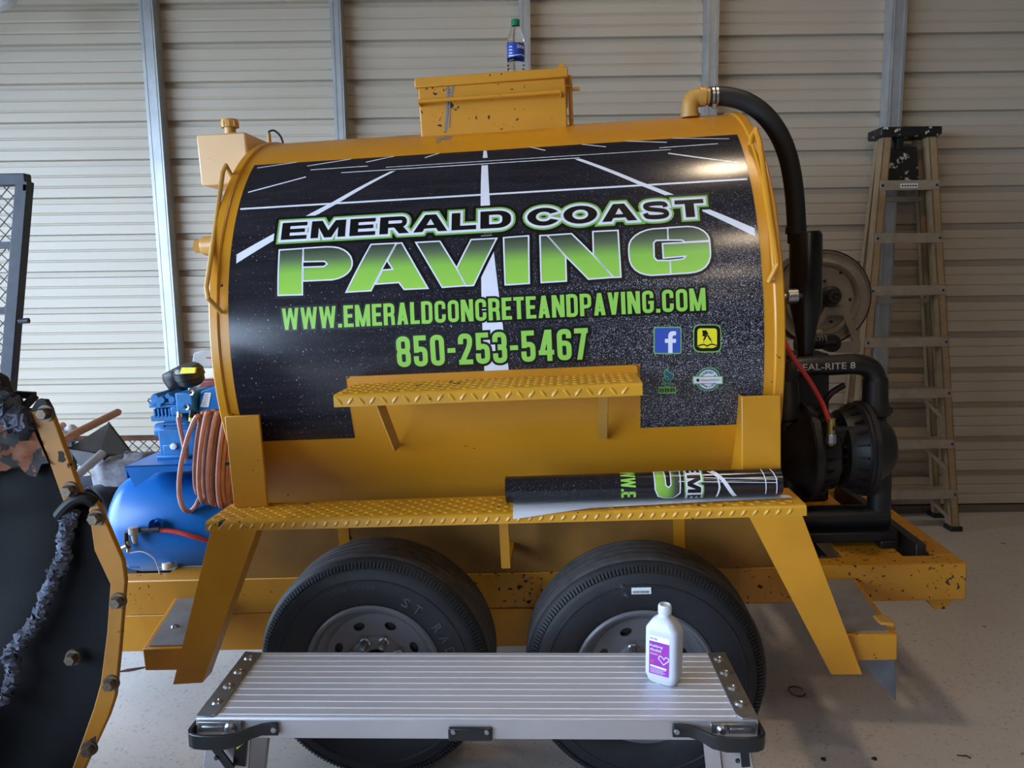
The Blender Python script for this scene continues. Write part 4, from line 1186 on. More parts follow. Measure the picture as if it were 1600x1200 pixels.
# manifold block, belt guard
b = MB(TM); b.boxb(K(288, 640).x, K(314, 640).x, KY - .06, KY + .10, K(300, 642).z, K(300, 610).z); b.boxb(K(276, 640).x, K(290, 640).x, KY - .05, KY + .06, K(300, 645).z, K(300, 632).z); b.build('manifold_block', M['blue_cast'], t, bevel=.005)
for px, py in ((299, 613), (292, 636)):
    b = MB(TM); p = K(px, py, -.062); b.lathe([(.006, -.004), (.012, -.006), (.014, 0)], p, (0, 1, 0), 6); b.build('bolt', M['zinc'], t)
GY = KY - .03
b = MB(TM); gp = [LT(313, 611, GY), LT(347, 598, GY), LT(362, 600, GY), LT(362, 655, GY), LT(308, 645, GY)]
b.ext(gp, (0, .13, 0)); gd = b.build('belt_guard', M['blue'], t, bevel=.006)
b = MB(TM); lb = [LT(320, 613.5, GY - .001), LT(330, 613.5, GY - .001), LT(326, 636, GY - .001), LT(313, 636, GY - .001)]; b.ext(lb, (0, -.0015, 0)); b.build('paper_label', M['label_white'], gd)
b = MB(TM)
for i in range(9):
    y = 616 + i * 2.1; b.tube([LT(319 - i * .6 + (i % 3), y, GY - .003), LT(327 - i * .4 - (i % 2) * 2, y, GY - .003)], .0009, 4)
b.build('label_print', M['ink_grey'], gd)
# air filter
fc = K(297, 588)
b = MB(TM); b.lathe([(.001, .045), (.040, .045), (.050, .036), (.052, .028), (.056, .026), (.057, .0), (.052, -.004), (.050, -.022), (.036, -.034), (.012, -.038)], fc + V((0, 0, .0)), (-.1, -.25, 1), 36); f1 = b.build('air_filter', M['plastic'], t, wn=True)
b = MB(TM); b.lathe([(.001, -.05), (.048, -.048), (.056, -.02), (.058, .02), (.05, .04), (.001, .045)], K(280, 591, .09), (-.35, -.2, 1), 32); b.build('air_filter', M['plastic'], t, wn=True)
b = MB(TM); p = [LT(283.5, 574.5, KY - .065), LT(305, 574.5, KY - .065), LT(304, 583, KY - .065), LT(281, 584, KY - .065)]
q_ = [V((0, -.003 - .0 * i, 0)) for i in range(4)]; b.ext(p, (0, .012, 0)); b.build('yellow_label', M['label_yellow'], f1)
b = MB(TM); b.cyl(fc + V((-.004, 0, -.03)), fc + V((-.006, .01, -.075)), .010, 10); b.build('filter_stem', M['skin_pale'], t)
# discharge pipe
b = MB(TM); b.tube(smooth_path([K(281, 647, -.05), K(279, 655, -.055), K(282, 672, -.06), K(288, 700, -.06), K(293, 730, -.05)], 5), .009, 8); b.build('discharge_pipe', M['hose_orange'], t)
b = MB(TM); b.cyl(K(281, 644, -.05), K(281, 652, -.055), .012, 10); b.build('pipe_nut', M['zinc'], t)
# regulator and drain on the tank front
FY = CY - cr * 1.07
r0 = LT(240, 827, FY)
b = MB(TM); b.cyl(LT(222, 828, FY), LT(250, 827, FY), .011, 12); b.tube([LT(222, 828, FY), LT(205, 829, FY), LT(197, 832, FY), LT(197, 845, FY), LT(201, 856, FY)], .009, 10); b.build('fitting', M['dark_steel'], t)
b = MB(TM); p = LT(209, 832, FY - .01); b.lathe([(.001, .022), (.018, .020), (.019, -.004), (.012, -.010), (.010, -.034), (.006, -.042), (.001, -.042)], p, (0, 0, 1), 18); b.build('regulator', M['grey'], t)
b = MB(TM); b.lathe([(.026, 0), (.026, .02), (.018, .03)], LT(242, 822, FY - .01), (0, 1, 0), 20); b.build('tank_boss', M['blue'], t)
b = MB(TM); b.tube([LT(187, 858, FY), LT(200, 852, FY)], .007, 8); b.tube([LT(200, 845, FY), LT(201, 862, FY)], .008, 8); b.build('drain_cock', M['brass'], t)
b = MB(TM); b.tube(smooth_path([LT(203, 864, FY), LT(222, 862, FY), LT(240, 872, FY), LT(248, 890, FY), LT(250, 906, FY)], 5), .0022, 6); b.build('drain_wire', M['skin_pale'], t)
b = MB(TM); b.tube(smooth_path([LT(250, 828, FY), LT(275, 831, FY), LT(300, 838, FY), LT(325, 845, FY + .02), LT(350, 858, FY + .05)], 5), .0085, 10)
tag(b.build('air_hose', M['hose_red']), 'red air hose plugged into the blue compressor tank', 'hose')
b = MB(TM); b.lathe([(.001, .024), (.018, .024), (.02, .02), (.02, 0)], V((LT(264, 903, -.38).x, -.38, .5455)), (0, 0, 1), 16); b.build('fluid_cap', M['ivory'], t)
b = MB(TM); b.boxb(LT(252, 903, -.34).x, -1.0, -.36, -.25, .5415, .556); b.build('deck_plate', M['grey'], t)

# ---- coiled hose hung between compressor and tank
HY = -.44
t = thing('coiled_hose', 'faded orange air hose coiled in long hanging loops beside the yellow tank', 'hose', TM @ V((LT(330, 800, HY).x, HY, LT(330, 800, HY).z)))
rnd = random.Random(5)
loops = [(271, 318, 650, 799, 0), (300, 322, 645, 772, .02), (306, 330, 644, 784, .0), (314, 340, 642, 786, .025), (320, 347, 645, 788, .01), (328, 352, 643, 790, .03), (336, 358, 647, 792, .015), (343, 364, 650, 788, .03), (318, 336, 648, 776, .045), (350, 370, 655, 790, .05)]
for xl, xr, yt, yb, dy in loops:
    pts = []
    xm = (xl + xr) / 2; hw = (xr - xl) / 2
    for k in range(20):
        a = 2 * pi * k / 20
        yy = (yt + yb) / 2 - (yb - yt) / 2 * cos(a)
        f = (yy - yt) / (yb - yt)
        lean = (1 - f) * (14 if xl < 290 else 6)
        xx = xm + lean + hw * sin(a) * (.35 + .65 * f ** .6)
        pts.append(LT(xx, yy, HY + dy + (.03 if sin(a) > 0 else -.01) * 1.0))
    b = MB(TM); b.tube(smooth_path(pts, 3, True), .0088, 8, closed=True); b.build('hose_loop', M['hose_orange'], t)
b = MB(TM); b.cyl(LT(299, 652, HY), LT(300, 640, HY), .010, 10); b.build('coupling', M['plastic'], t)
b = MB(TM); b.cyl(LT(299, 658, HY), LT(299, 651, HY), .009, 10); b.build('coupling_collar', M['label_yellow'], t)
b = MB(TM); b.bar(LT(310, 646, HY + .03), LT(372, 642, HY + .03), .02, .02); b.build('hanger', M['black'], t)

# ---- small engine behind the compressor
EYY = .05
t = thing('small_engine', 'ivory tank with grey lid and dark red shroud half hidden behind the yellow tank', 'engine', TM @ V((LT(330, 600, EYY).x, EYY, .7)))
b = MB(TM); b.boxb(LT(300, 580, EYY).x, LT(365, 580, EYY).x, EYY, EYY + .2, LT(320, 594, EYY).z, LT(320, 574, EYY).z); b.build('fuel_tank', M['ivory'], t, bevel=.012, seg=3)
b = MB(TM); zt = LT(320, 546, EYY).z; zb_ = LT(320, 574, EYY).z
b.ext([(LT(300, 574, EYY).x, EYY - .01, zb_), (LT(303, 546, EYY).x, EYY - .01, zt - .012), (LT(320, 546, EYY).x, EYY - .01, zt), (LT(365, 546, EYY).x, EYY - .01, zt), (LT(365, 546, EYY).x, EYY - .01, zb_)], (0, .2, 0)); b.build('lid', M['grey'], t, bevel=.006)
b = MB(TM); b.boxb(LT(314, 580, EYY).x, LT(365, 580, EYY).x, EYY - .03, EYY + .16, LT(320, 605, EYY).z, LT(320, 592, EYY).z); b.build('shroud', M['darkred'], t, bevel=.01)
b = MB(TM); b.boxb(LT(305, 580, EYY).x, LT(365, 580, EYY).x, EYY, EYY + .16, .7, LT(320, 604, EYY).z); b.boxb(LT(305, 580, EYY).x + .03, LT(365, 580, EYY).x, EYY + .02, EYY + .12, .541, .7); b.build('engine_body', M['black'], t, bevel=.01)
b = MB(TM); b.tube([LT(322, 559, EYY - .012), LT(348, 559, EYY - .012)], .003, 6); b.build('red_stripe', M['hose_red'], t)
b = MB(TM); b.lathe([(.001, .03), (.03, .028), (.034, .0)], V((LT(333, 546, EYY).x, EYY + .06, zt)), (0, 0, 1), 16); b.build('fuel_cap', M['plastic'], t)

# ================================================================== things on the bench and hatch
# rolled spare print with its backing sheet
BZ = .905 + .0028
RRr = .0405
ra = V((L(790, 752, ly=-.865).x, -.862, BZ + .006 + RRr)); rb_ = V((L(1219, 740, ly=-.865).x, -.862, BZ + .006 + RRr))
t = thing('rolled_print', 'rolled black printed vinyl with white backing sheet lying on the lower step', 'vinyl roll', TM @ V(((ra.x + rb_.x) / 2, -.862, BZ)))
b = MB(TM); b.lathe([(RRr - .004, 0), (RRr, 0), (RRr, rb_.x - ra.x), (RRr - .004, rb_.x - ra.x), (RRr - .004, 0)], ra, (1, 0, 0), 40)
rolled_mat, nt, bs = new_mat('rolled_asphalt_print')
vec = coords(nt); gr = noise(nt, 330, 2, .6, vec); k = ramp(nt, gr.outputs[0], [(.64, (0, 0, 0, 1)), (.76, (1, 1, 1, 1))])
sp = nd(nt, 'ShaderNodeSeparateXYZ'); nt.links.new(vec, sp.inputs[0])
q = nd(nt, 'ShaderNodeMapRange'); q.inputs[1].default_value = .0; q.inputs[2].default_value = -.12
nt.links.new(sp.outputs[0], q.inputs[0])
mu = nd(nt, 'ShaderNodeMath', operation='MULTIPLY'); nt.links.new(k.outputs[0], mu.inputs[0]); nt.links.new(q.outputs[0], mu.inputs[1])
nt.links.new(mixc(nt, mu.outputs[0], C(30, 29, 33), C(150, 150, 156)), bs.inputs['Base Color']); bs.inputs['Roughness'].default_value = .18
rollm = b.build('vinyl_roll', rolled_mat, t)
def wrapR(u, v, lift):      # u along the roll, v up its face
    r = RRr + .0004 + lift
    return TM @ V((u, ra.y - r * cos(v / RRr), ra.z + r * sin(v / RRr)))
def U(px): return L(px, 748, ly=-.90).x
def rart(name, ar, mats): return ar.build(name, mats, rollm, wrapR, step=.006, local=False)
# letters turned on their side: glyph x runs down the roll, glyph y runs to the left
def turned(ch, G, u_base, u_top, v_start, vlen, layers, mats, name='letter'):
    ar = Art(); w = G[ch][0]
    for mi, lift, grow in layers:
        for pc in G[ch][1]:
            for vs, fs in piece_mesh(pc, grow, sx=vlen / w, sy=abs(u_top - u_base)):
                ar.put([([(u_base + y * (1 if u_top > u_base else -1), v_start - x) for x, y in vs], fs)], mi, lift)
    rart(name, ar, mats)
for ch, v in (('W', .068), ('W', .036), ('.', .003), ('E', -.006)):
    turned(ch, COND, U(970), U(993), v, {'W': .03, '.': .007, 'E': .022}[ch], ((0, .0006, 0),), [M['print_green']])
fade, nt, bs = new_mat('print_green_fade_roll')
sp = nd(nt, 'ShaderNodeSeparateXYZ'); nt.links.new(coords(nt), sp.inputs[0])
q = nd(nt, 'ShaderNodeMapRange'); q.inputs[1].default_value = U(1022) - (ra.x + rb_.x) / 2; q.inputs[2].default_value = U(1062) - (ra.x + rb_.x) / 2
nt.links.new(sp.outputs[0], q.inputs[0]); r_ = ramp(nt, q.outputs[0], [(0, C(150, 200, 80)), (.45, C(130, 180, 76)), (.75, C(70, 84, 62)), (1, C(34, 34, 36))]); nt.links.new(r_.outputs[0], bs.inputs['Base Color']); bs.inputs['Roughness'].default_value = .2
ar = Art()
uo = [(U(1023), .062), (U(1023), .0), (U(1028), -.026), (U(1040), -.038), (U(1052), -.036), (U(1062), -.015), (U(1064), .062), (U(1049), .062), (U(1048), .010), (U(1044), .003), (U(1040), .010), (U(1039), .062)]
ar.put([fill2([uo])], 0, .0005); ar.put([stroke2(uo, .0035, True)], 1, .0008)
rart('letter', ar, [fade, M['print_white']])
turned('M', WIDE, U(1074), U(1095), .040, .056, ((2, .0004, .009), (1, .0007, .005), (0, .001, 0)), [M['ink'], M['print_white'], M['print_edge']])
turned('E', WIDE, U(1074), U(1095), .072, .024, ((2, .0004, .009), (1, .0007, .005), (0, .001, 0)), [M['ink'], M['print_white'], M['print_edge']])
turned('E', WIDE, U(1074), U(1095), -.024, .022, ((2, .0004, .009), (1, .0007, .005), (0, .001, 0)), [M['ink'], M['print_white'], M['print_edge']])
for pts, w in (([(U(1108), .055), (U(1122), .03), (U(1124), .0), (U(1120), -.038)], .005), ([(U(1114), .055), (U(1130), .02), (U(1150), -.038)], .011), ([(U(1192), .058), (U(1196), .02), (U(1197), -.03)], .0028), ([(U(1207), .058), (U(1213), .02), (U(1214), -.03)], .0028),
               ([(U(1090), .030), (U(1215), .018)], .0016), ([(U(1060), .020), (U(1215), .008)], .0016)):
    ar = Art(); ar.put([stroke2(pts, w)], 0, .0006); rart('road_line', ar, [M['print_white']])
# backing sheet curling out from under the roll
b = MB(TM); rows = []
n = 14
for i in range(n + 1):
    f = i / n
    x = U(798) + (U(1240) - U(798)) * f
    depth = .068 * (1 - f) ** 1.2 + .032
    row = []
    for j in range(7):
        g = j / 6
        y = ra.y + .012 - (depth + .012) * g
        z = BZ + .0016 + (.004 * g * g if f > .25 else 0) - (.016 * max(0, (.22 - f) / .22) * max(0, g - .75) / .25)
        row.append((x + (.006 * g if f < .1 else 0), y, z))
    rows.append(row)
vs = [p for r in rows for p in r] + [(p[0], p[1], p[2] - .0009) for r in rows for p in r]; K7 = (n + 1) * 7
fs = []
for i in range(n):
    for j in range(6):
        a = i * 7 + j; q4 = (a, a + 1, a + 8, a + 7); fs.append(q4); fs.append(tuple(K7 + v for v in q4[::-1]))
b.add(vs, fs); b.build('backing_sheet', M['paper'], t, wn=False)

# water bottle on the hatch lid
p = TM @ V((L(806, 112, ly=-.17).x, -.17, 2.325)); p.z += .002
t = thing('water_bottle', 'small clear water bottle with green cap and blue label standing on the hatch lid', 'bottle', p)
b = MB(); prof = [(.001, .004), (.020, .002), (.028, .0), (.0315, .006), (.0325, .018), (.030, .022), (.0325, .027), (.030, .034), (.0325, .040), (.030, .047), (.0325, .054), (.032, .058), (.032, .112), (.0325, .116), (.030, .122), (.032, .128), (.029, .140), (.021, .158), (.0145, .172), (.013, .180), (.013, .190)]
b.lathe(prof, p, (0, 0, 1), 36); b.build('bottle_body', M['pet'], t)
b = MB(); b.lathe([(.0328, .062), (.0331, .064), (.0331, .110), (.0328, .112)], p, (0, 0, 1), 36); lb = b.build('blue_wrap', M['label_blue'], t)
b = MB(); b.lathe([(.0142, .176), (.0155, .177), (.0155, .196), (.0145, .1985), (.001, .199)], p, (0, 0, 1), 28); b.build('cap', M['cap_green'], t)
def wrapB(u, v, lift): r = .0333 + lift; a = -pi / 2 + u / .0333; return V((p.x + r * cos(a), p.y + r * sin(a), p.z + v))
ar = Art(); ar.put([text_fit('DASANI', .006, .046, .092, .104)], 0, .0002)
for k in range(3): ar.put([stroke2([(-.028, .098 - k * .011), (-.020, .099 - k * .011), (-.014, .096 - k * .011)], .0022)], 0, .0002)
ar.put([stroke2([(-.03, .068), (-.01, .066), (.02, .070), (.04, .068)], .0022)], 0, .0002)
ar.build('label_print', [M['print_white']], lb, wrapB, step=.004, axis=0, local=False)

# ================================================================== folding work platform in the foreground
PZ = .55
BL, BR, FL, FR = (W(382, 1018, Z=PZ), W(1125, 1020, Z=PZ), W(305, 1122, Z=PZ), W(1185, 1124, Z=PZ))
px_ = ((BR - BL) + (FR - FL)).normalized(); py_ = V((-px_.y, px_.x, 0)); po_ = (FL + FR) / 2
PL = (FR - FL).length; PD = ((BL + BR) / 2 - po_).dot(py_)
PM = Matrix(((px_.x, py_.x, 0, po_.x), (px_.y, py_.y, 0, po_.y), (0, 0, 1, 0), (0, 0, 0, 1)))
plat = thing('work_platform', 'folding aluminium work platform with ribbed deck and black corner bumpers', 'platform', None, M=PM)
def fp(b_, n_, m, par=None, **k): return b_.build(n_, m, par or plat, local=True, **k)
h = PL / 2; TH = .052
b = MB(); b.boxb(-h, h, 0, PD, PZ - TH, PZ); deck = fp(b, 'deck', [M['alu']], bevel=.004)
b = MB(); b.boxb(-h + .001, h - .001, -.0025, 0, PZ - TH + .001, PZ - .002); fp(b, 'front_rail', M['alu_side'], bevel=.001)
es = .050
for k in range(11):
    y = PD * (k + .55) / 11.3
    b = MB(); b.ext([(-h + es, y - .0022, PZ), (-h + es, y - .001, PZ + .0013), (-h + es, y + .001, PZ + .0013), (-h + es, y + .0022, PZ)], (2 * h - 2 * es, 0, 0)); fp(b, 'deck_rib', M['alu_rib'], deck)
for s in (-1, 1):
    b = MB(); x0, x1 = s * h, s * (h - es)
    b.ext([(x0, 0, PZ), (x1 + s * .012, 0, PZ), (x1, .018, PZ), (x1, PD - .01, PZ), (x0, PD - .004, PZ)], (0, 0, .004)); fp(b, 'end_strip', M['strip'], bevel=.001)
    for k in range(4):
        y = PD * (.19 + .225 * k); b = MB(); b.lathe([(.004, .006), (.006, .0095), (.011, .0085), (.0145, .004)], (s * (h - es / 2 - .002), y, PZ), (0, 0, 1), 20); b.lathe([(.001, .0075), (.004, .006)], (s * (h - es / 2 - .002), y, PZ), (0, 0, 1), 12)
        fp(b, 'rivet', M['zinc'])
    # corner bumper: a strap standing off the rail
    def strap(pts, z0s, z1s, th):
        b_ = MB(); n_ = len(pts); vs_ = []
        for i, pt in enumerate(pts):
            a = V(pts[max(0, i - 1)]); c_ = V(pts[min(n_ - 1, i + 1)]); d_ = (c_ - a).normalized(); nn_ = V((-d_.y, d_.x)) * (th / 2)
            for q__ in (1, -1):
                for z in (z0s[i], z1s[i]): vs_.append((pt[0] + nn_.x * q__, pt[1] + nn_.y * q__, z))
        fs_ = []
        for i in range(n_ - 1):
            A_, B_ = 4 * i, 4 * i + 4
            fs_ += [(A_, A_ + 1, B_ + 1, B_), (A_ + 2, B_ + 2, B_ + 3, A_ + 3), (A_ + 1, A_ + 3, B_ + 3, B_ + 1), (A_, B_, B_ + 2, A_ + 2)]
        fs_ += [(0, 2, 3, 1), (4 * n_ - 4, 4 * n_ - 3, 4 * n_ - 1, 4 * n_ - 2)]
        b_.add(vs_, fs_); return b_
    st_pts = [(.205, -.010), (.190, -.010), (.165, -.011), (.140, -.020), (.115, -.038), (.085, -.046), (.04, -.047), (.015, -.044), (.001, -.036), (-.006, -.022), (-.006, .0), (-.006, .06), (-.004, PD - .01)]
    pts = [(s * (h - a), c_) for a, c_ in st_pts]
    zc = [PZ - .022] * 2 + [PZ - .023, PZ - .027, PZ - .032, PZ - .034] + [PZ - .034] * 4 + [PZ - .034, PZ - .03, PZ - .02]
    hw = [.0165, .0165, .015, .015, .018, .019, .019, .019, .019, .019, .019, .012, .008]
    b = strap(pts, [z - w for z, w in zip(zc, hw)], [z + w for z, w in zip(zc, hw)], .008)
    fp(b, 'corner_bumper', M['plastic'], bevel=.003, wn=True)
    b = MB(); b.lathe([(.001, -.0045), (.006, -.004), (.007, 0)], (s * (h - .195), -.0145, PZ - .022), (0, 1, 0), 14); fp(b, 'screw', M['zinc'])
    b = MB(); b.boxb(min(s * (h - .115), s * (h - .01)), max(s * (h - .115), s * (h - .01)), -.012, -.004, PZ - .03, PZ - .004); b.lathe([(.001, -.020), (.008, -.020), (.013, -.016), (.016, -.004)], (s * (h - .088), 0, PZ - .019), (0, 1, 0), 18)
    b.boxb(min(s * (h - .07), s * (h - .02)), max(s * (h - .07), s * (h - .02)), -.015, -.012, PZ - .019, PZ - .014)
    fp(b, 'lock_plate', M['zinc'], bevel=.003)
    # folding legs
    for y in (.03, PD - .03):
        b = MB(); b.bar((s * (h - .055), y, PZ - TH), (s * (h + .03), y + (-.03 if y < .1 else .03), 0.01), .075, .026, up=(0, 1, 0))
        fp(b, 'leg', M['alu_side'], bevel=.003)
        b = MB(); b.box((s * (h + .03), y + (-.03 if y < .1 else .03), .012), (.085, .04, .024)); fp(b, 'foot', M['plastic'], bevel=.004)
    b = MB(); b.bar((s * (h - .035), -.006, PZ - TH - .004), (s * (h - .085), -.012, PZ - TH - .075) if s < 0 else (s * (h - .03), -.012, PZ - TH - .06), .020, .006, up=(0, 1, 0))
    b.lathe([(.001, -.004), (.005, -.0035), (.006, 0)], (s * (h - .05), -.012, PZ - TH - .045), (0, 1, 0), 12); fp(b, 'locking_brace', M['plastic'])
    b = MB(); b.bar((s * (h - .11), .012, PZ - TH), (s * (h - .075), .006, PZ - .35), .036, .010, up=(0, 1, 0)); fp(b, 'brace', M['alu_side'])
    if s < 0:
        b = MB(); b.bar((s * (h - .107), .004, PZ - TH - .012), (s * (h - .098), .003, PZ - TH - .075), .030, .004, up=(0, 1, 0)); fp(b, 'warning_label', M['ink'])
        b = MB(); b.ext([(s * (h - .117), -.001, PZ - TH - .012), (s * (h - .095), -.001, PZ - TH - .012), (s * (h - .096), -.001, PZ - TH - .03)], (0, -.0008, 0)); fp(b, 'label_triangle', M['label_yellow'])
xm = PM.inverted() @ W(735, 1142, Z=PZ - .03)
b = MB(); b.boxb(xm.x - .053, xm.x + .053, -.012, -.002, PZ - .052, PZ - .018); br = fp(b, 'stop_block', M['plastic'], bevel=.004)
for d_ in (-.040, .040):
    b = MB(); b.lathe([(.001, -.0165), (.005, -.016), (.006, -.012)], (xm.x + d_, 0, PZ - .027), (0, 1, 0), 12); fp(b, 'screw', M['zinc'], br)

# rubbing alcohol bottle
bo = W(1037, 1064, Z=PZ); bo.z = PZ + .0016
ang = rad(-33)
BM = Matrix.Translation(bo) @ Matrix.Rotation(ang, 4, 'Z')
t = thing('alcohol_bottle', 'translucent white plastic bottle with purple label standing on the work platform', 'bottle', None, M=BM)
def bp(b_, n_, m, par=None, **k): return b_.build(n_, m, par or t, local=True, **k)
def sect(w, d_, r, z, n_=5):
    return [(x, y, z) for x, y in rpath([(-w, -d_), (w, -d_), (w, d_), (-w, d_)], r, True, n_)]
bw, bd = .044, .030
secs = [sect(bw * .78, bd * .70, .018, .0), sect(bw * .86, bd * .80, .018, .004), sect(bw * .99, bd * .99, .018, .024), sect(bw, bd, .018, .030), sect(bw, bd, .018, .140), sect(bw * .99, bd * .98, .018, .147), sect(bw * .72, bd * .80, .018, .166), sect(bw * .40, bd * .58, .016, .178), sect(.0145, .0145, .0145, .183), sect(.0145, .0145, .0145, .187)]
b = MB(); k = len(secs[0]); vs = [p_ for s_ in secs for p_ in s_]
fs = [(i * k + j, i * k + (j + 1) % k, (i + 1) * k + (j + 1) % k, (i + 1) * k + j) for i in range(len(secs) - 1) for j in range(k)] + [tuple(reversed(range(k)))]
b.add(vs, fs); body = bp(b, 'bottle_body', M['hdpe'], smooth=45)
b = MB(); b.lathe([(.0145, .184), (.0165, .185), (.0165, .206), (.0155, .2085), (.012, .2090), (.0115, .2065), (.001, .2065)], (0, 0, 0), (0, 0, 1), 32)
for k in range(28): a = 2 * pi * k / 28; b.box((.0166 * cos(a), .0166 * sin(a), .195), (.0012, .0012, .016), R=Matrix.Rotation(a, 3, 'Z'))
bp(b, 'cap', M['white'])
def lab(x0, x1, z0, z1, m, lift, nm, par):
    b_ = MB(); b_.boxb(x0, x1, -bd - lift, -bd - lift + .0004, z0, z1); return bp(b_, nm, m, par)
lx0, lx1 = -.029, .026
lw = lab(lx0, lx1, .028, .132, M['label_white'], .0006, 'label', body)
lab(lx0 + .0005, lx1 - .0005, .0285, .117, M['violet'], .0011, 'violet_panel', body)
def flat(ar_, nm, mats, par): return ar_.build(nm, mats, par, lambda u, v, l: V((u, -bd - .0013 - l, v)), step=0)
ar = Art()
ar.put([text_fit('Rubbing', lx0 + .003, lx0 + .037, .101, .109)], 0, .0003); ar.put([text_fit('Alcohol', lx0 + .003, lx0 + .033, .0915, .0985)], 0, .0003)
ar.put([text_fit('70%', lx0 + .004, lx0 + .015, .058, .066)], 1, .0003)
hp_ = [(lx0 + .040, .060), (lx0 + .026, .074), (lx0 + .029, .082), (lx0 + .036, .080), (lx0 + .041, .075), (lx0 + .046, .082), (lx0 + .053, .080), (lx0 + .0535, .073)]
ar.put([stroke2(hp_, .002, True)], 0, .0003)
ar.put([fill2([[(lx0 + .004, .048), (lx0 + .048, .046), (lx0 + .048, .051), (lx0 + .004, .053)]])], 0, .0003)
for k in range(4): ar.put([stroke2([(lx0 + .004, .044 - k * .0035), (lx0 + .046 - (k % 2) * .006, .0435 - k * .0035)], .0010)], 0, .0003)
for k in range(2): ar.put([stroke2([(lx0 + .003, .0875 - k * .004), (lx0 + .034 - k * .01, .087 - k * .004)], .0012)], 1 if k == 0 else 0, .0003)
flat(ar, 'label_print', [M['print_white'], M['print_orange']], body)
ar = Art(); ar.put([text_fit('CVS', lx0 + .009, lx0 + .022, .1215, .1265)], 0, .0); ar.put([fill2([[(lx0 + .003, .1245), (lx0 + .005, .1265), (lx0 + .0075, .1245), (lx0 + .005, .1215)]])], 0, .0)
flat(ar, 'brand_print', [M['ink']], body)

# ================================================================== step ladder by the wall
t = thing('step_ladder', 'tall fibreglass step ladder with paint-spattered black top, standing by the wall', 'ladder', (2.43, 4.7, 0))
zt = 2.42
def fr(s, z):     # front rail centre at height z
    f = z / zt
    xb, xt = (2.735, 2.525) if s > 0 else (2.085, 2.262)
    return V((xb + (xt - xb) * f, 4.575 + (.16) * f, z))
def rr2(s, z):
    f = z / zt
    xb, xt = (2.775, 2.50) if s > 0 else (2.11, 2.275)
    return V((xb + (xt - xb) * f, 4.845 - .005 * f, z))
for s in (-1, 1):
    def channel(fn, w, d_, z0, z1, name):
        b_ = MB(); a, c_ = fn(s, z0), fn(s, z1)
        x = V((1, 0, 0)); y = V((0, 1, 0))
        for q0, q1, p0, p1 in ((-w / 2, w / 2, 0, .006), (-w / 2, -w / 2 + .006, 0, d_), (w / 2 - .006, w / 2, 0, d_)):
            pl = [a + x * q0 + y * p0, a + x * q1 + y * p0, a + x * q1 + y * p1, a + x * q0 + y * p1]
            b_.ext(pl, c_ - a)
        return b_.build(name, M['fiberglass'], t)
    channel(fr, .048, .075, .02, zt, 'front_rail')
    channel(rr2, .040, .045, .02, zt - .03, 'rear_rail')
    for fn, nm in ((fr, 'foot'), (rr2, 'foot')):
        c_ = fn(s, .015); b = MB(); b.box((c_.x, c_.y + .03, .016), (.075, .085, .030)); b.build(nm, M['dark_steel'], t, bevel=.004)
for k in range(7):
    z = .262 + .3125 * k
    a, c_ = fr(-1, z), fr(1, z)
    b = MB(); b.boxb(a.x + .02, c_.x - .02, a.y - .004, a.y + .085, z - .006, z); b.boxb(a.x - .024, c_.x + .024, a.y - .007, a.y - .001, z - .058, z); b.boxb(a.x + .02, c_.x - .02, a.y + .078, a.y + .084, z - .03, z)
    st = b.build('step', M['alu_step'], t, bevel=.002)
    for x in (a.x - .008, c_.x + .008):
        b = MB(); b.lathe([(.001, -.005), (.006, -.004), (.008, 0)], (x, a.y - .007, z - .03), (0, 1, 0), 12); b.build('rivet', M['dark_steel'], t)
    if k in (0, 1, 2):
        for e_, s_ in ((c_.x, -1), (a.x, 1)):
            b = MB(); b.bar((e_ + s_ * .16, a.y + .04, z - .035), (e_ + s_ * .005, a.y + .02, z - .19), .02, .004, up=(0, 1, 0)); b.build('step_brace', M['alu_step'], t)
    if k % 2 == 0:
        a, c_ = rr2(-1, z - .1), rr2(1, z - .1); b = MB(); b.bar(a, c_, .01, .03); b.build('rear_rung', M['alu_step'], t)
z6 = .262 + .3125 * 6; a = fr(-1, z6)
b = MB(); cx = 2.39; b.boxb(cx - .052, cx + .052, a.y - .009, a.y - .006, z6 - .045, z6 - .02); lb = b.build('step_label', M['label_white'], t)
b = MB()
for i in range(6): b.boxb(cx - .045 + i * .016, cx - .045 + i * .016 + .010, a.y - .0098, a.y - .0088, z6 - .038, z6 - .028)
b.build('label_marks', M['ink'], t)
spat, nt, bs = new_mat('paint_spattered_black')
n1 = noise(nt, 26, 3, .6, coords(nt)); kk = ramp(nt, n1.outputs[0], [(.60, C(22, 22, 22)), (.66, C(196, 192, 182))]); nt.links.new(kk.outputs[0], bs.inputs['Base Color']); bs.inputs['Roughness'].default_value = .5
b = MB(); b.boxb(2.205, 2.572, 4.71, 4.89, zt - .03, zt + .028); b.build('top_cap', spat, t, bevel=.012)
b = MB(); q4 = [W(1381, 240, Y=4.76), W(1385, 230, Y=4.76), W(1432, 229, Y=4.76), W(1437, 277, Y=4.755), W(1434, 282, Y=4.755), W(1380, 283, Y=4.755)]
b.ext(q4, (0, .02, 0)); b.boxb(2.325, 2.365, 4.75, 4.80, zt - .1, zt - .02); b.build('pail_shelf', spat, t, bevel=.004)

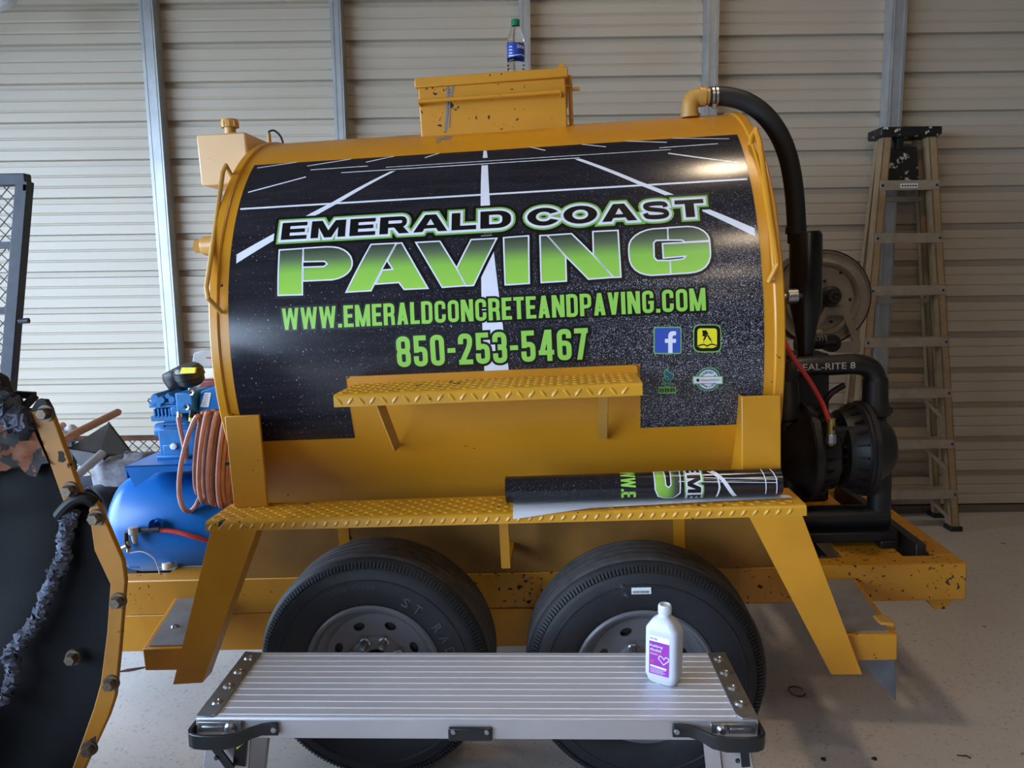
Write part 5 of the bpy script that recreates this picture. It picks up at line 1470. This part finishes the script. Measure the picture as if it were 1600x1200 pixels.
# ================================================================== left background: utility trailer, tools
GYY = 3.4
ut = thing('utility_trailer', 'dark steel utility trailer with raised expanded mesh ramp gate at far left', 'trailer', (-2.4, 3.8, 0))
def mesh_sheet(b_, o, ux, uy, nx, ny, px__, py__, r, keep=None):
    o, ux, uy = V(o), V(ux), V(uy)
    for i in range(nx):
        for j in range(ny):
            c_ = o + ux * (px__ * (i + .5 * (j % 2))) + uy * (py__ * j)
            A_, B_, C_ = c_, c_ + ux * (px__ / 2) + uy * py__, c_ - ux * (px__ / 2) + uy * py__
            for e_ in (B_, C_):
                if keep is None or (keep(A_) and keep(e_)): b_.bar(A_, e_, r, r, up=ux.cross(uy))
def G_(x, y): return W(x, y, Y=GYY)
gx0 = W(0, 400, Y=GYY).x - .5
b = MB(); b.bar(G_(39, 283), G_(6, 690), .052, .05, up=(0, 1, 0)); b.build('gate_post', M['mesh'], ut, bevel=.003)
b = MB(); b.bar(G_(44, 281), V((gx0, GYY, G_(0, 282).z)), .05, .05, up=(0, 1, 0)); b.bar(G_(44, 288), G_(44, 300), .02, .05, up=(0, 1, 0)); b.build('gate_bar', M['mesh'], ut, bevel=.003)
for y in (383, 485):
    b = MB(); b.bar(G_(30 - (y - 283) * .08, y), V((gx0, GYY, G_(0, y + 2).z)), .03, .03, up=(0, 1, 0)); b.build('gate_bar', M['mesh'], ut)
b = MB(); z0g = G_(0, 640).z; pa, pb = G_(39, 283), G_(6, 690)
mesh_sheet(b, (gx0, GYY + .02, z0g), (1, 0, 0), (0, 0, 1), 14, 37, .052, .0275, .0035, lambda q: q.x < pb.x + (pa.x - pb.x) * (q.z - pb.z) / (pa.z - pb.z) and q.z < pa.z)
mg = b.build('gate_mesh', M['mesh'], ut, smooth=0); mg['kind'] = 'stuff'
b = MB(); p = W(30, 502, Y=GYY - .03); q_ = W(45, 501, Y=GYY - .03); b.cyl(p, q_, .012, 12); b.build('gate_pin', M['mesh'], ut)
b = MB(); b.bar(G_(6, 690), V((G_(6, 690).x, GYY, .30)), .05, .05, up=(0, 1, 0)); b.build('gate_hinge_post', M['mesh'], ut)
SY = 4.25
zr = W(240, 684, Y=SY).z
b = MB(); b.boxb(-3.2, -1.72, SY - .02, SY + .02, zr - .012, zr + .012); b.build('side_rail', M['rust'], ut)
b = MB(); mesh_sheet(b, (-3.2, SY, zr - .38), (1, 0, 0), (0, 0, 1), 24, 13, .062, .029, .0042); mg = b.build('side_mesh', M['mesh'], ut, smooth=0); mg['kind'] = 'stuff'
b = MB(); b.boxb(-3.2, -1.72, GYY - .02, SY + .04, .36, .44); b.build('deck', M['dark_steel'], ut, bevel=.005)
b = MB()
for x in (-3.0, -1.85): b.boxb(x - .05, x + .05, GYY + .1, SY - .1, 0, .36)
b.build('jack_stand', M['dark_steel'], ut)
for x in (-3.18, -2.5, -1.74):
    b = MB(); b.boxb(x - .02, x + .02, SY - .018, SY + .018, .44, zr); b.build('side_post', M['mesh'], ut)

def q3(pts, th=.006, Y=None):
    pass
# sheet-metal scoop: four-sided open hopper
t_ = 3.75
A1, B1, C1, D1 = W(107, 700, Y=3.6), W(170, 660.5, Y=3.95), W(209, 711, Y=3.75), W(158, 709, Y=3.5)
E1 = W(120, 722, Y=3.5)
b = MB()
def slab(ps, th=.004):
    ps = [V(p) for p in ps]; n_ = (ps[1] - ps[0]).cross(ps[2] - ps[0]).normalized(); b.ext(ps, n_ * th)
slab([A1, B1, D1]); slab([B1, C1, D1]); slab([A1, D1, W(165, 738, Y=3.5), W(125, 728, Y=3.55)]); slab([C1, D1, W(165, 738, Y=3.5), W(205, 720, Y=3.7)])
b.tube([B1, D1, A1], .006, 6); b.tube([B1, C1], .004, 6)
tag(b.build('steel_scoop', M['dark_steel'], smooth=20), 'dark grey folded sheet steel scoop lying point up on the utility trailer', 'scoop')
b = MB(); b.tube([W(160, 708, Y=3.48), W(115, 748, Y=3.30)], .019, 14); b.tube([W(118, 745, Y=3.31), W(114, 749, Y=3.295)], .021, 14)
tag(b.build('steel_tube', M['galv'], smooth=40), 'short shiny steel tube sticking out below the dark scoop', 'tube')
b = MB(); b.tube([W(90, 694, Y=3.35), W(120, 676, Y=3.55), W(184, 644, Y=3.95), W(186.5, 643, Y=3.97)], [.019, .019, .019, .012], 14)
tag(b.build('wooden_handle', M['wood'], smooth=40), 'brown wooden tool handle leaning up to the right above the dark scoop', 'handle')
b = MB(); b.tube([W(80, 676, Y=3.6), W(92, 669, Y=3.7), W(98, 665, Y=3.75), W(100, 664.5, Y=3.77)], [.016, .016, .018, .010], 12)
tag(b.build('tool_handle', M['hose_orange'], smooth=40), 'stubby tool handle end with faded red tip at far left', 'handle')
# drum lying on its side
t = thing('black_drum', 'black open drum lying on its side beside the blue compressor tank', 'drum', W(150, 850, Y=3.5))
o_ = W(154, 812, Y=3.42); ax_ = V((.62, .75, .14)).normalized(); rd = .155
b = MB(); b.lathe([(rd - .008, .0), (rd, -.003), (rd + .004, .004), (rd, .010), (rd, .40), (.001, .40)], o_, ax_, 40); b.lathe([(rd - .008, .0), (rd - .008, .39), (.001, .39)], o_, ax_, 40); b.build('drum_shell', M['black_gloss'], t)
b = MB(); b.boxb(o_.x - .05, o_.x + .2, o_.y + .05, o_.y + .3, .44, o_.z - rd - .004); b.build('support_block', M['dark_steel'], t)
# pale lumpy sack
b = MB(); c_ = W(196, 738, Y=3.55); rnd = random.Random(9)
n1_, n2_ = 22, 12; vs = []; fs = []
for j in range(n2_ + 1):
    ph = -pi / 2 + pi * j / n2_
    for i in range(n1_):
        th = 2 * pi * i / n1_
        r_ = 1 + .08 * sin(3 * th + 2 * ph) + .06 * sin(7 * th - 3 * ph) + rnd.uniform(-.03, .03)
        sq = lambda v_: (abs(v_) ** .7) * (1 if v_ > 0 else -1)
        vs.append(c_ + V((sq(cos(ph) * cos(th)) * .135 * r_, sq(cos(ph) * sin(th)) * .12 * r_, sq(sin(ph)) * .085 * r_ + .03 * cos(th) * cos(ph))))
for j in range(n2_):
    for i in range(n1_): fs.append((j * n1_ + i, j * n1_ + (i + 1) % n1_, (j + 1) * n1_ + (i + 1) % n1_, (j + 1) * n1_ + i))
b.add(vs, fs); tag(b.build('crumpled_sack', M['stone'], smooth=60), 'crumpled pale grey sack wedged behind the blue compressor deck', 'sack')
# dark tarp heap under the tools
b = MB(); vs = []; fs = []; n1_, n2_ = 26, 12; rnd = random.Random(3)
c_ = V((-2.02, 3.72, .44))
for j in range(n2_ + 1):
    ph = pi / 2 * j / n2_
    for i in range(n1_):
        th = 2 * pi * i / n1_
        r_ = 1 + .12 * sin(3 * th + ph * 4) + .08 * sin(5 * th) + rnd.uniform(-.05, .05)
        vs.append(c_ + V((cos(ph) * cos(th) * .52 * r_, cos(ph) * sin(th) * .26 * r_, sin(ph) * .17 * r_)))
for j in range(n2_):
    for i in range(n1_): fs.append((j * n1_ + i, j * n1_ + (i + 1) % n1_, (j + 1) * n1_ + (i + 1) % n1_, (j + 1) * n1_ + i))
b.add(vs, fs); tag(b.build('tarp_heap', M['cloth'], smooth=60), 'dark crumpled tarp heaped under the scoop and handles', 'tarp')
b = MB(); p = W(85, 684, Y=3.62); b.box(p, (.12, .1, .07), R=Matrix.Rotation(.5, 3, 'Y')); b.lathe([(.001, .05), (.03, .045), (.035, 0), (.03, -.03)], W(107, 678, Y=3.7), (.7, 0, .6), 14)
tag(b.build('power_tool', M['skin_pale'], bevel=.01), 'pale grey tool body lying behind the yellow bolted edge', 'tool')

# ================================================================== tar-covered machine at the left edge
MY = 1.75
t = thing('paver_wing', 'tar-blackened machine wing with bolted yellow steel edge in the left foreground', 'machine', (W(60, 1200, Y=MY).x, MY, 0))
def m_(x, y, dy=0): return W(x, y, Y=MY + dy)
# main dished plate
b = MB(); rowsL = []
edge = [(48, 640), (74, 712), (100, 786), (138, 800), (147, 860), (172, 913), (170, 950), (167, 987), (157, 1067), (145, 1110), (113, 1200), (80, 1270)]
edge = [(x + 4, y) for x, y in edge]
nr, nc = 44, 22
import bisect
ys_ = [e_[1] for e_ in edge]
for i in range(nr + 1):
    y = 640 + (1270 - 640) * i / nr
    k = min(max(bisect.bisect(ys_, y) - 1, 0), len(edge) - 2); f = (y - edge[k][1]) / (edge[k + 1][1] - edge[k][1]); xe_ = edge[k][0] + (edge[k + 1][0] - edge[k][0]) * f
    row = []
    for j in range(nc + 1):
        g = j / nc; x = -170 + (xe_ + 170) * g
        dd = .10 * (1 - g) ** 1.0 * sin(min(1, (y - 640) / 300) * pi / 2) + .035 * sin(g * 9 + y * .012) * (1 - g)
        row.append(m_(x, y, .012 + max(0, dd)))
    rowsL.append(row)
vs = [p for r in rowsL for p in r]; fs = [(i * (nc + 1) + j, (i + 1) * (nc + 1) + j, (i + 1) * (nc + 1) + j + 1, i * (nc + 1) + j + 1) for i in range(nr) for j in range(nc)]
b.add(vs, fs); n0 = len(vs); b.add([p + V((-.004, .022, 0)) for p in vs], [f[::-1] for f in fs]); b.build('dished_plate', M['plate_dark'], t, smooth=60)
# carcass behind, down to the floor
b = MB(); x1 = W(20, 900, Y=2.25).x; b.boxb(x1 - .5, x1, 1.92, 2.25, 0, 1.25); b.build('carcass', M['tar'], t, bevel=.02)
b = MB(); b.boxb(-3.1, -1.42, .55, 1.62, .12, .62); b.boxb(-2.9, -1.6, .7, 1.5, 0, .12); b.build('added_light_blocker', M['tar'], t, bevel=.04)  # unseen box added to keep low door light off skirt and plate
# yellow edge strips
def strip(left, right, name):
    b_ = MB(); pl = [m_(x, y, -.004) for x, y in left] + [m_(x, y, -.004) for x, y in right[::-1]]
    n_ = len(left); vs_ = [m_(x, y, -.004) for x, y in left] + [m_(x, y, -.004) for x, y in right]
    vs_ += [p + V((0, .016, 0)) for p in vs_]; N = 2 * n_; fs_ = []
    for i in range(n_ - 1):
        fs_.append((i, i + 1, n_ + i + 1, n_ + i)); fs_.append((N + i, N + n_ + i, N + n_ + i + 1, N + i + 1))
        fs_.append((i, N + i, N + i + 1, i + 1)); fs_.append((n_ + i, n_ + i + 1, N + n_ + i + 1, N + n_ + i))
    fs_.append((0, n_, N + n_, N)); fs_.append((n_ - 1, N + n_ - 1, N + 2 * n_ - 1, 2 * n_ - 1))
    b_.add(vs_, fs_); return b_.build(name, M['yellow_dirty_shaded'], t, bevel=.003, smooth=30, wn=True)
strip([(47, 643), (73, 712), (100, 788)], [(79, 641), (103, 706), (128, 775)], 'edge_strip')
b = MB(); b.ext([m_(x, y, -.004) for x, y in ((47, 643), (58, 624), (70, 625), (79, 641))], (0, .016, 0)); b.build('strip_end', M['tar'], t)
strip([(146, 783), (138, 797), (147, 860), (172, 913), (167, 987), (157, 1067), (145, 1110), (113, 1200), (85, 1270)], [(150, 783), (163, 810), (192, 877), (196, 907), (187, 1020), (180, 1090), (170, 1120), (133, 1200), (103, 1270)], 'edge_strip')
for x, y in ((73, 645), (111, 765), (152, 808), (186, 938), (175, 1066), (141, 1168), (116, 1026)):
    c_ = m_(x, y, -.004 if x != 116 else .012); b = MB()
    b.lathe([(.001, -.006), (.019, -.006), (.020, 0)], c_, (0, 1, 0), 20); b.lathe([(.001, -.024), (.012, -.024), (.014, -.021), (.014, -.005)], c_, (0, 1, 0), 6)
    b.build('bolt', M['bolt'], t)
# rolled lip between the strips, tar crust ridge, rust
b = MB(); b.tube(smooth_path([m_(92, 806, .0), m_(104, 792, -.004), m_(118, 781, -.004), m_(136, 778, -.002), m_(147, 786, .004)], 4), .014, 10); b.build('rolled_lip', M['tar'], t)
def crust(pts, wpx, name, seed):
    rnd = random.Random(seed); b_ = MB(); P_ = smooth_path([m_(x, y, .002) for x, y in pts], 22)
    P_ = [p_ + V((rnd.uniform(-1, 1), 0, rnd.uniform(-1, 1))) * wpx * .25 for p_ in P_]
    n_ = 14; b_.tube(P_, [wpx * (.8 + .5 * rnd.random()) for _ in P_], n_)
    for i in range(len(b_.v)): b_.v[i] += V((rnd.uniform(-1, 1), rnd.uniform(-1, .6), rnd.uniform(-1, 1))) * wpx * .34
    b_.build(name, M['crust'], t, smooth=50)
crust([(104, 800), (101, 850), (93, 885), (76, 922), (62, 958), (38, 998), (15, 1020), (22, 1052), (10, 1085), (-10, 1100)], .014, 'tar_ridge', 2)
crust([(118, 800), (108, 830), (100, 862)], .009, 'tar_ridge', 6)
crust([(-10, 618), (12, 640), (28, 655), (44, 662)], .026, 'tar_ridge', 8)
b = MB(); rnd = random.Random(12); g_ = [[m_(x0 + 1.0 * 0, y0, .0) for x0 in range(-60, 1, 1)] for y0 in (0,)]
vs = []; nr, nc = 12, 12
for i in range(nr + 1):
    for j in range(nc + 1):
        y = 655 + (752 - 655) * i / nr + (rnd.uniform(-14, 14) if i == nr else 0) - 22 * (i / nr) * (j / nc); xr = 45 + 34 * i / nr; x = -60 + (xr + 60) * j / nc
        vs.append(m_(x, y, -.006 + rnd.uniform(-.006, .006) + .02 * (1 - j / nc)))
fs = [(i * (nc + 1) + j, (i + 1) * (nc + 1) + j, (i + 1) * (nc + 1) + j + 1, i * (nc + 1) + j + 1) for i in range(nr) for j in range(nc)]
n0 = len(vs); b.add(vs, fs); b.add([p + V((0, .02, 0)) for p in vs], [f[::-1] for f in fs]); b.build('rust_patch', M['rust_tar'], t, smooth=60)
b = MB(); b.bar(m_(22, 616, .05), m_(55, 618, .05), .012, .016); b.bar(m_(55, 618, .05), m_(34, 640, .02), .014, .014); b.bar(m_(22, 616, .05), m_(34, 645, .02), .02, .02); b.build('bracket', M['dark_steel'], t)
b = MB(); b.ext([m_(x, y, .01) for x, y in ((-60, 560), (2, 590), (10, 612), (36, 650), (46, 668), (-60, 668))], (0, .03, 0)); b.build('upper_plate', M['tar'], t, bevel=.006)

# ================================================================== small things
p = W(2, 0, Y=4.4)
t = thing('wall_lamp', 'pale rounded lamp cover cut off by the top left corner', 'lamp', p)
b = MB(); b.lathe([(.001, -.05), (.05, -.045), (.085, -.02), (.095, .02), (.09, .06), (.001, .07)], p, (-.3, -.5, .8), 28); b.build('cover', M['skin_pale'], t)
b = MB(); b.tube([(p.x, p.y + .03, p.z + .03), (p.x, p.y + .03, CEIL - .002)], .012, 10); b.build('rod', M['dark_steel'], t)
c_ = W(1245, 1080, Z=.0025)
b = MB(); b.tube([c_ + V((.030 * cos(a), .036 * sin(a), .0)) for a in [2 * pi * i / 24 * .88 + .3 for i in range(25)]], .0022, 6)
tag(b.build('wire_ring', M['dark_steel']), 'thin bent wire ring lying on the floor by the yellow leg', 'wire')
c_ = W(205, 1048, Z=.002); b = MB(); b.ext([c_ + V(q_) for q_ in ((-.05, -.01, 0), (-.01, -.006, 0), (.055, .03, 0), (.02, .022, 0), (-.02, .012, 0))], (0, 0, .003))
tag(b.build('dry_leaf', M['rust'], smooth=0), 'brown dry leaf on the floor beside the yellow machine edge', 'leaf')
for i, (px, py, lab_) in enumerate(((1285, 1187, 'dark speck of dirt on the floor at bottom right, left of the others'), (1366, 1186, 'small dark crumb on the floor at the bottom right edge'), (1495, 1180, 'thin brown twig scrap on the floor at bottom right'))):
    c_ = W(px, py, Z=.001); rnd = random.Random(i); b = MB()
    if i < 2:
        b.lathe([(.001, .006), (.006, .005), (.010, .0)], c_, (0, 0, 1), 7)
        for k in range(len(b.v)): b.v[k] += V((rnd.uniform(-.004, .004) * (2 - i), rnd.uniform(-.002, .002), 0))
    else: b.tube([c_, c_ + V((.012, -.008, .003)), c_ + V((.028, -.006, .002)), c_ + V((.034, -.02, .002))], .0022, 6)
    tag(b.build('floor_debris', M['dark_steel']), lab_, 'debris', 'floor debris')
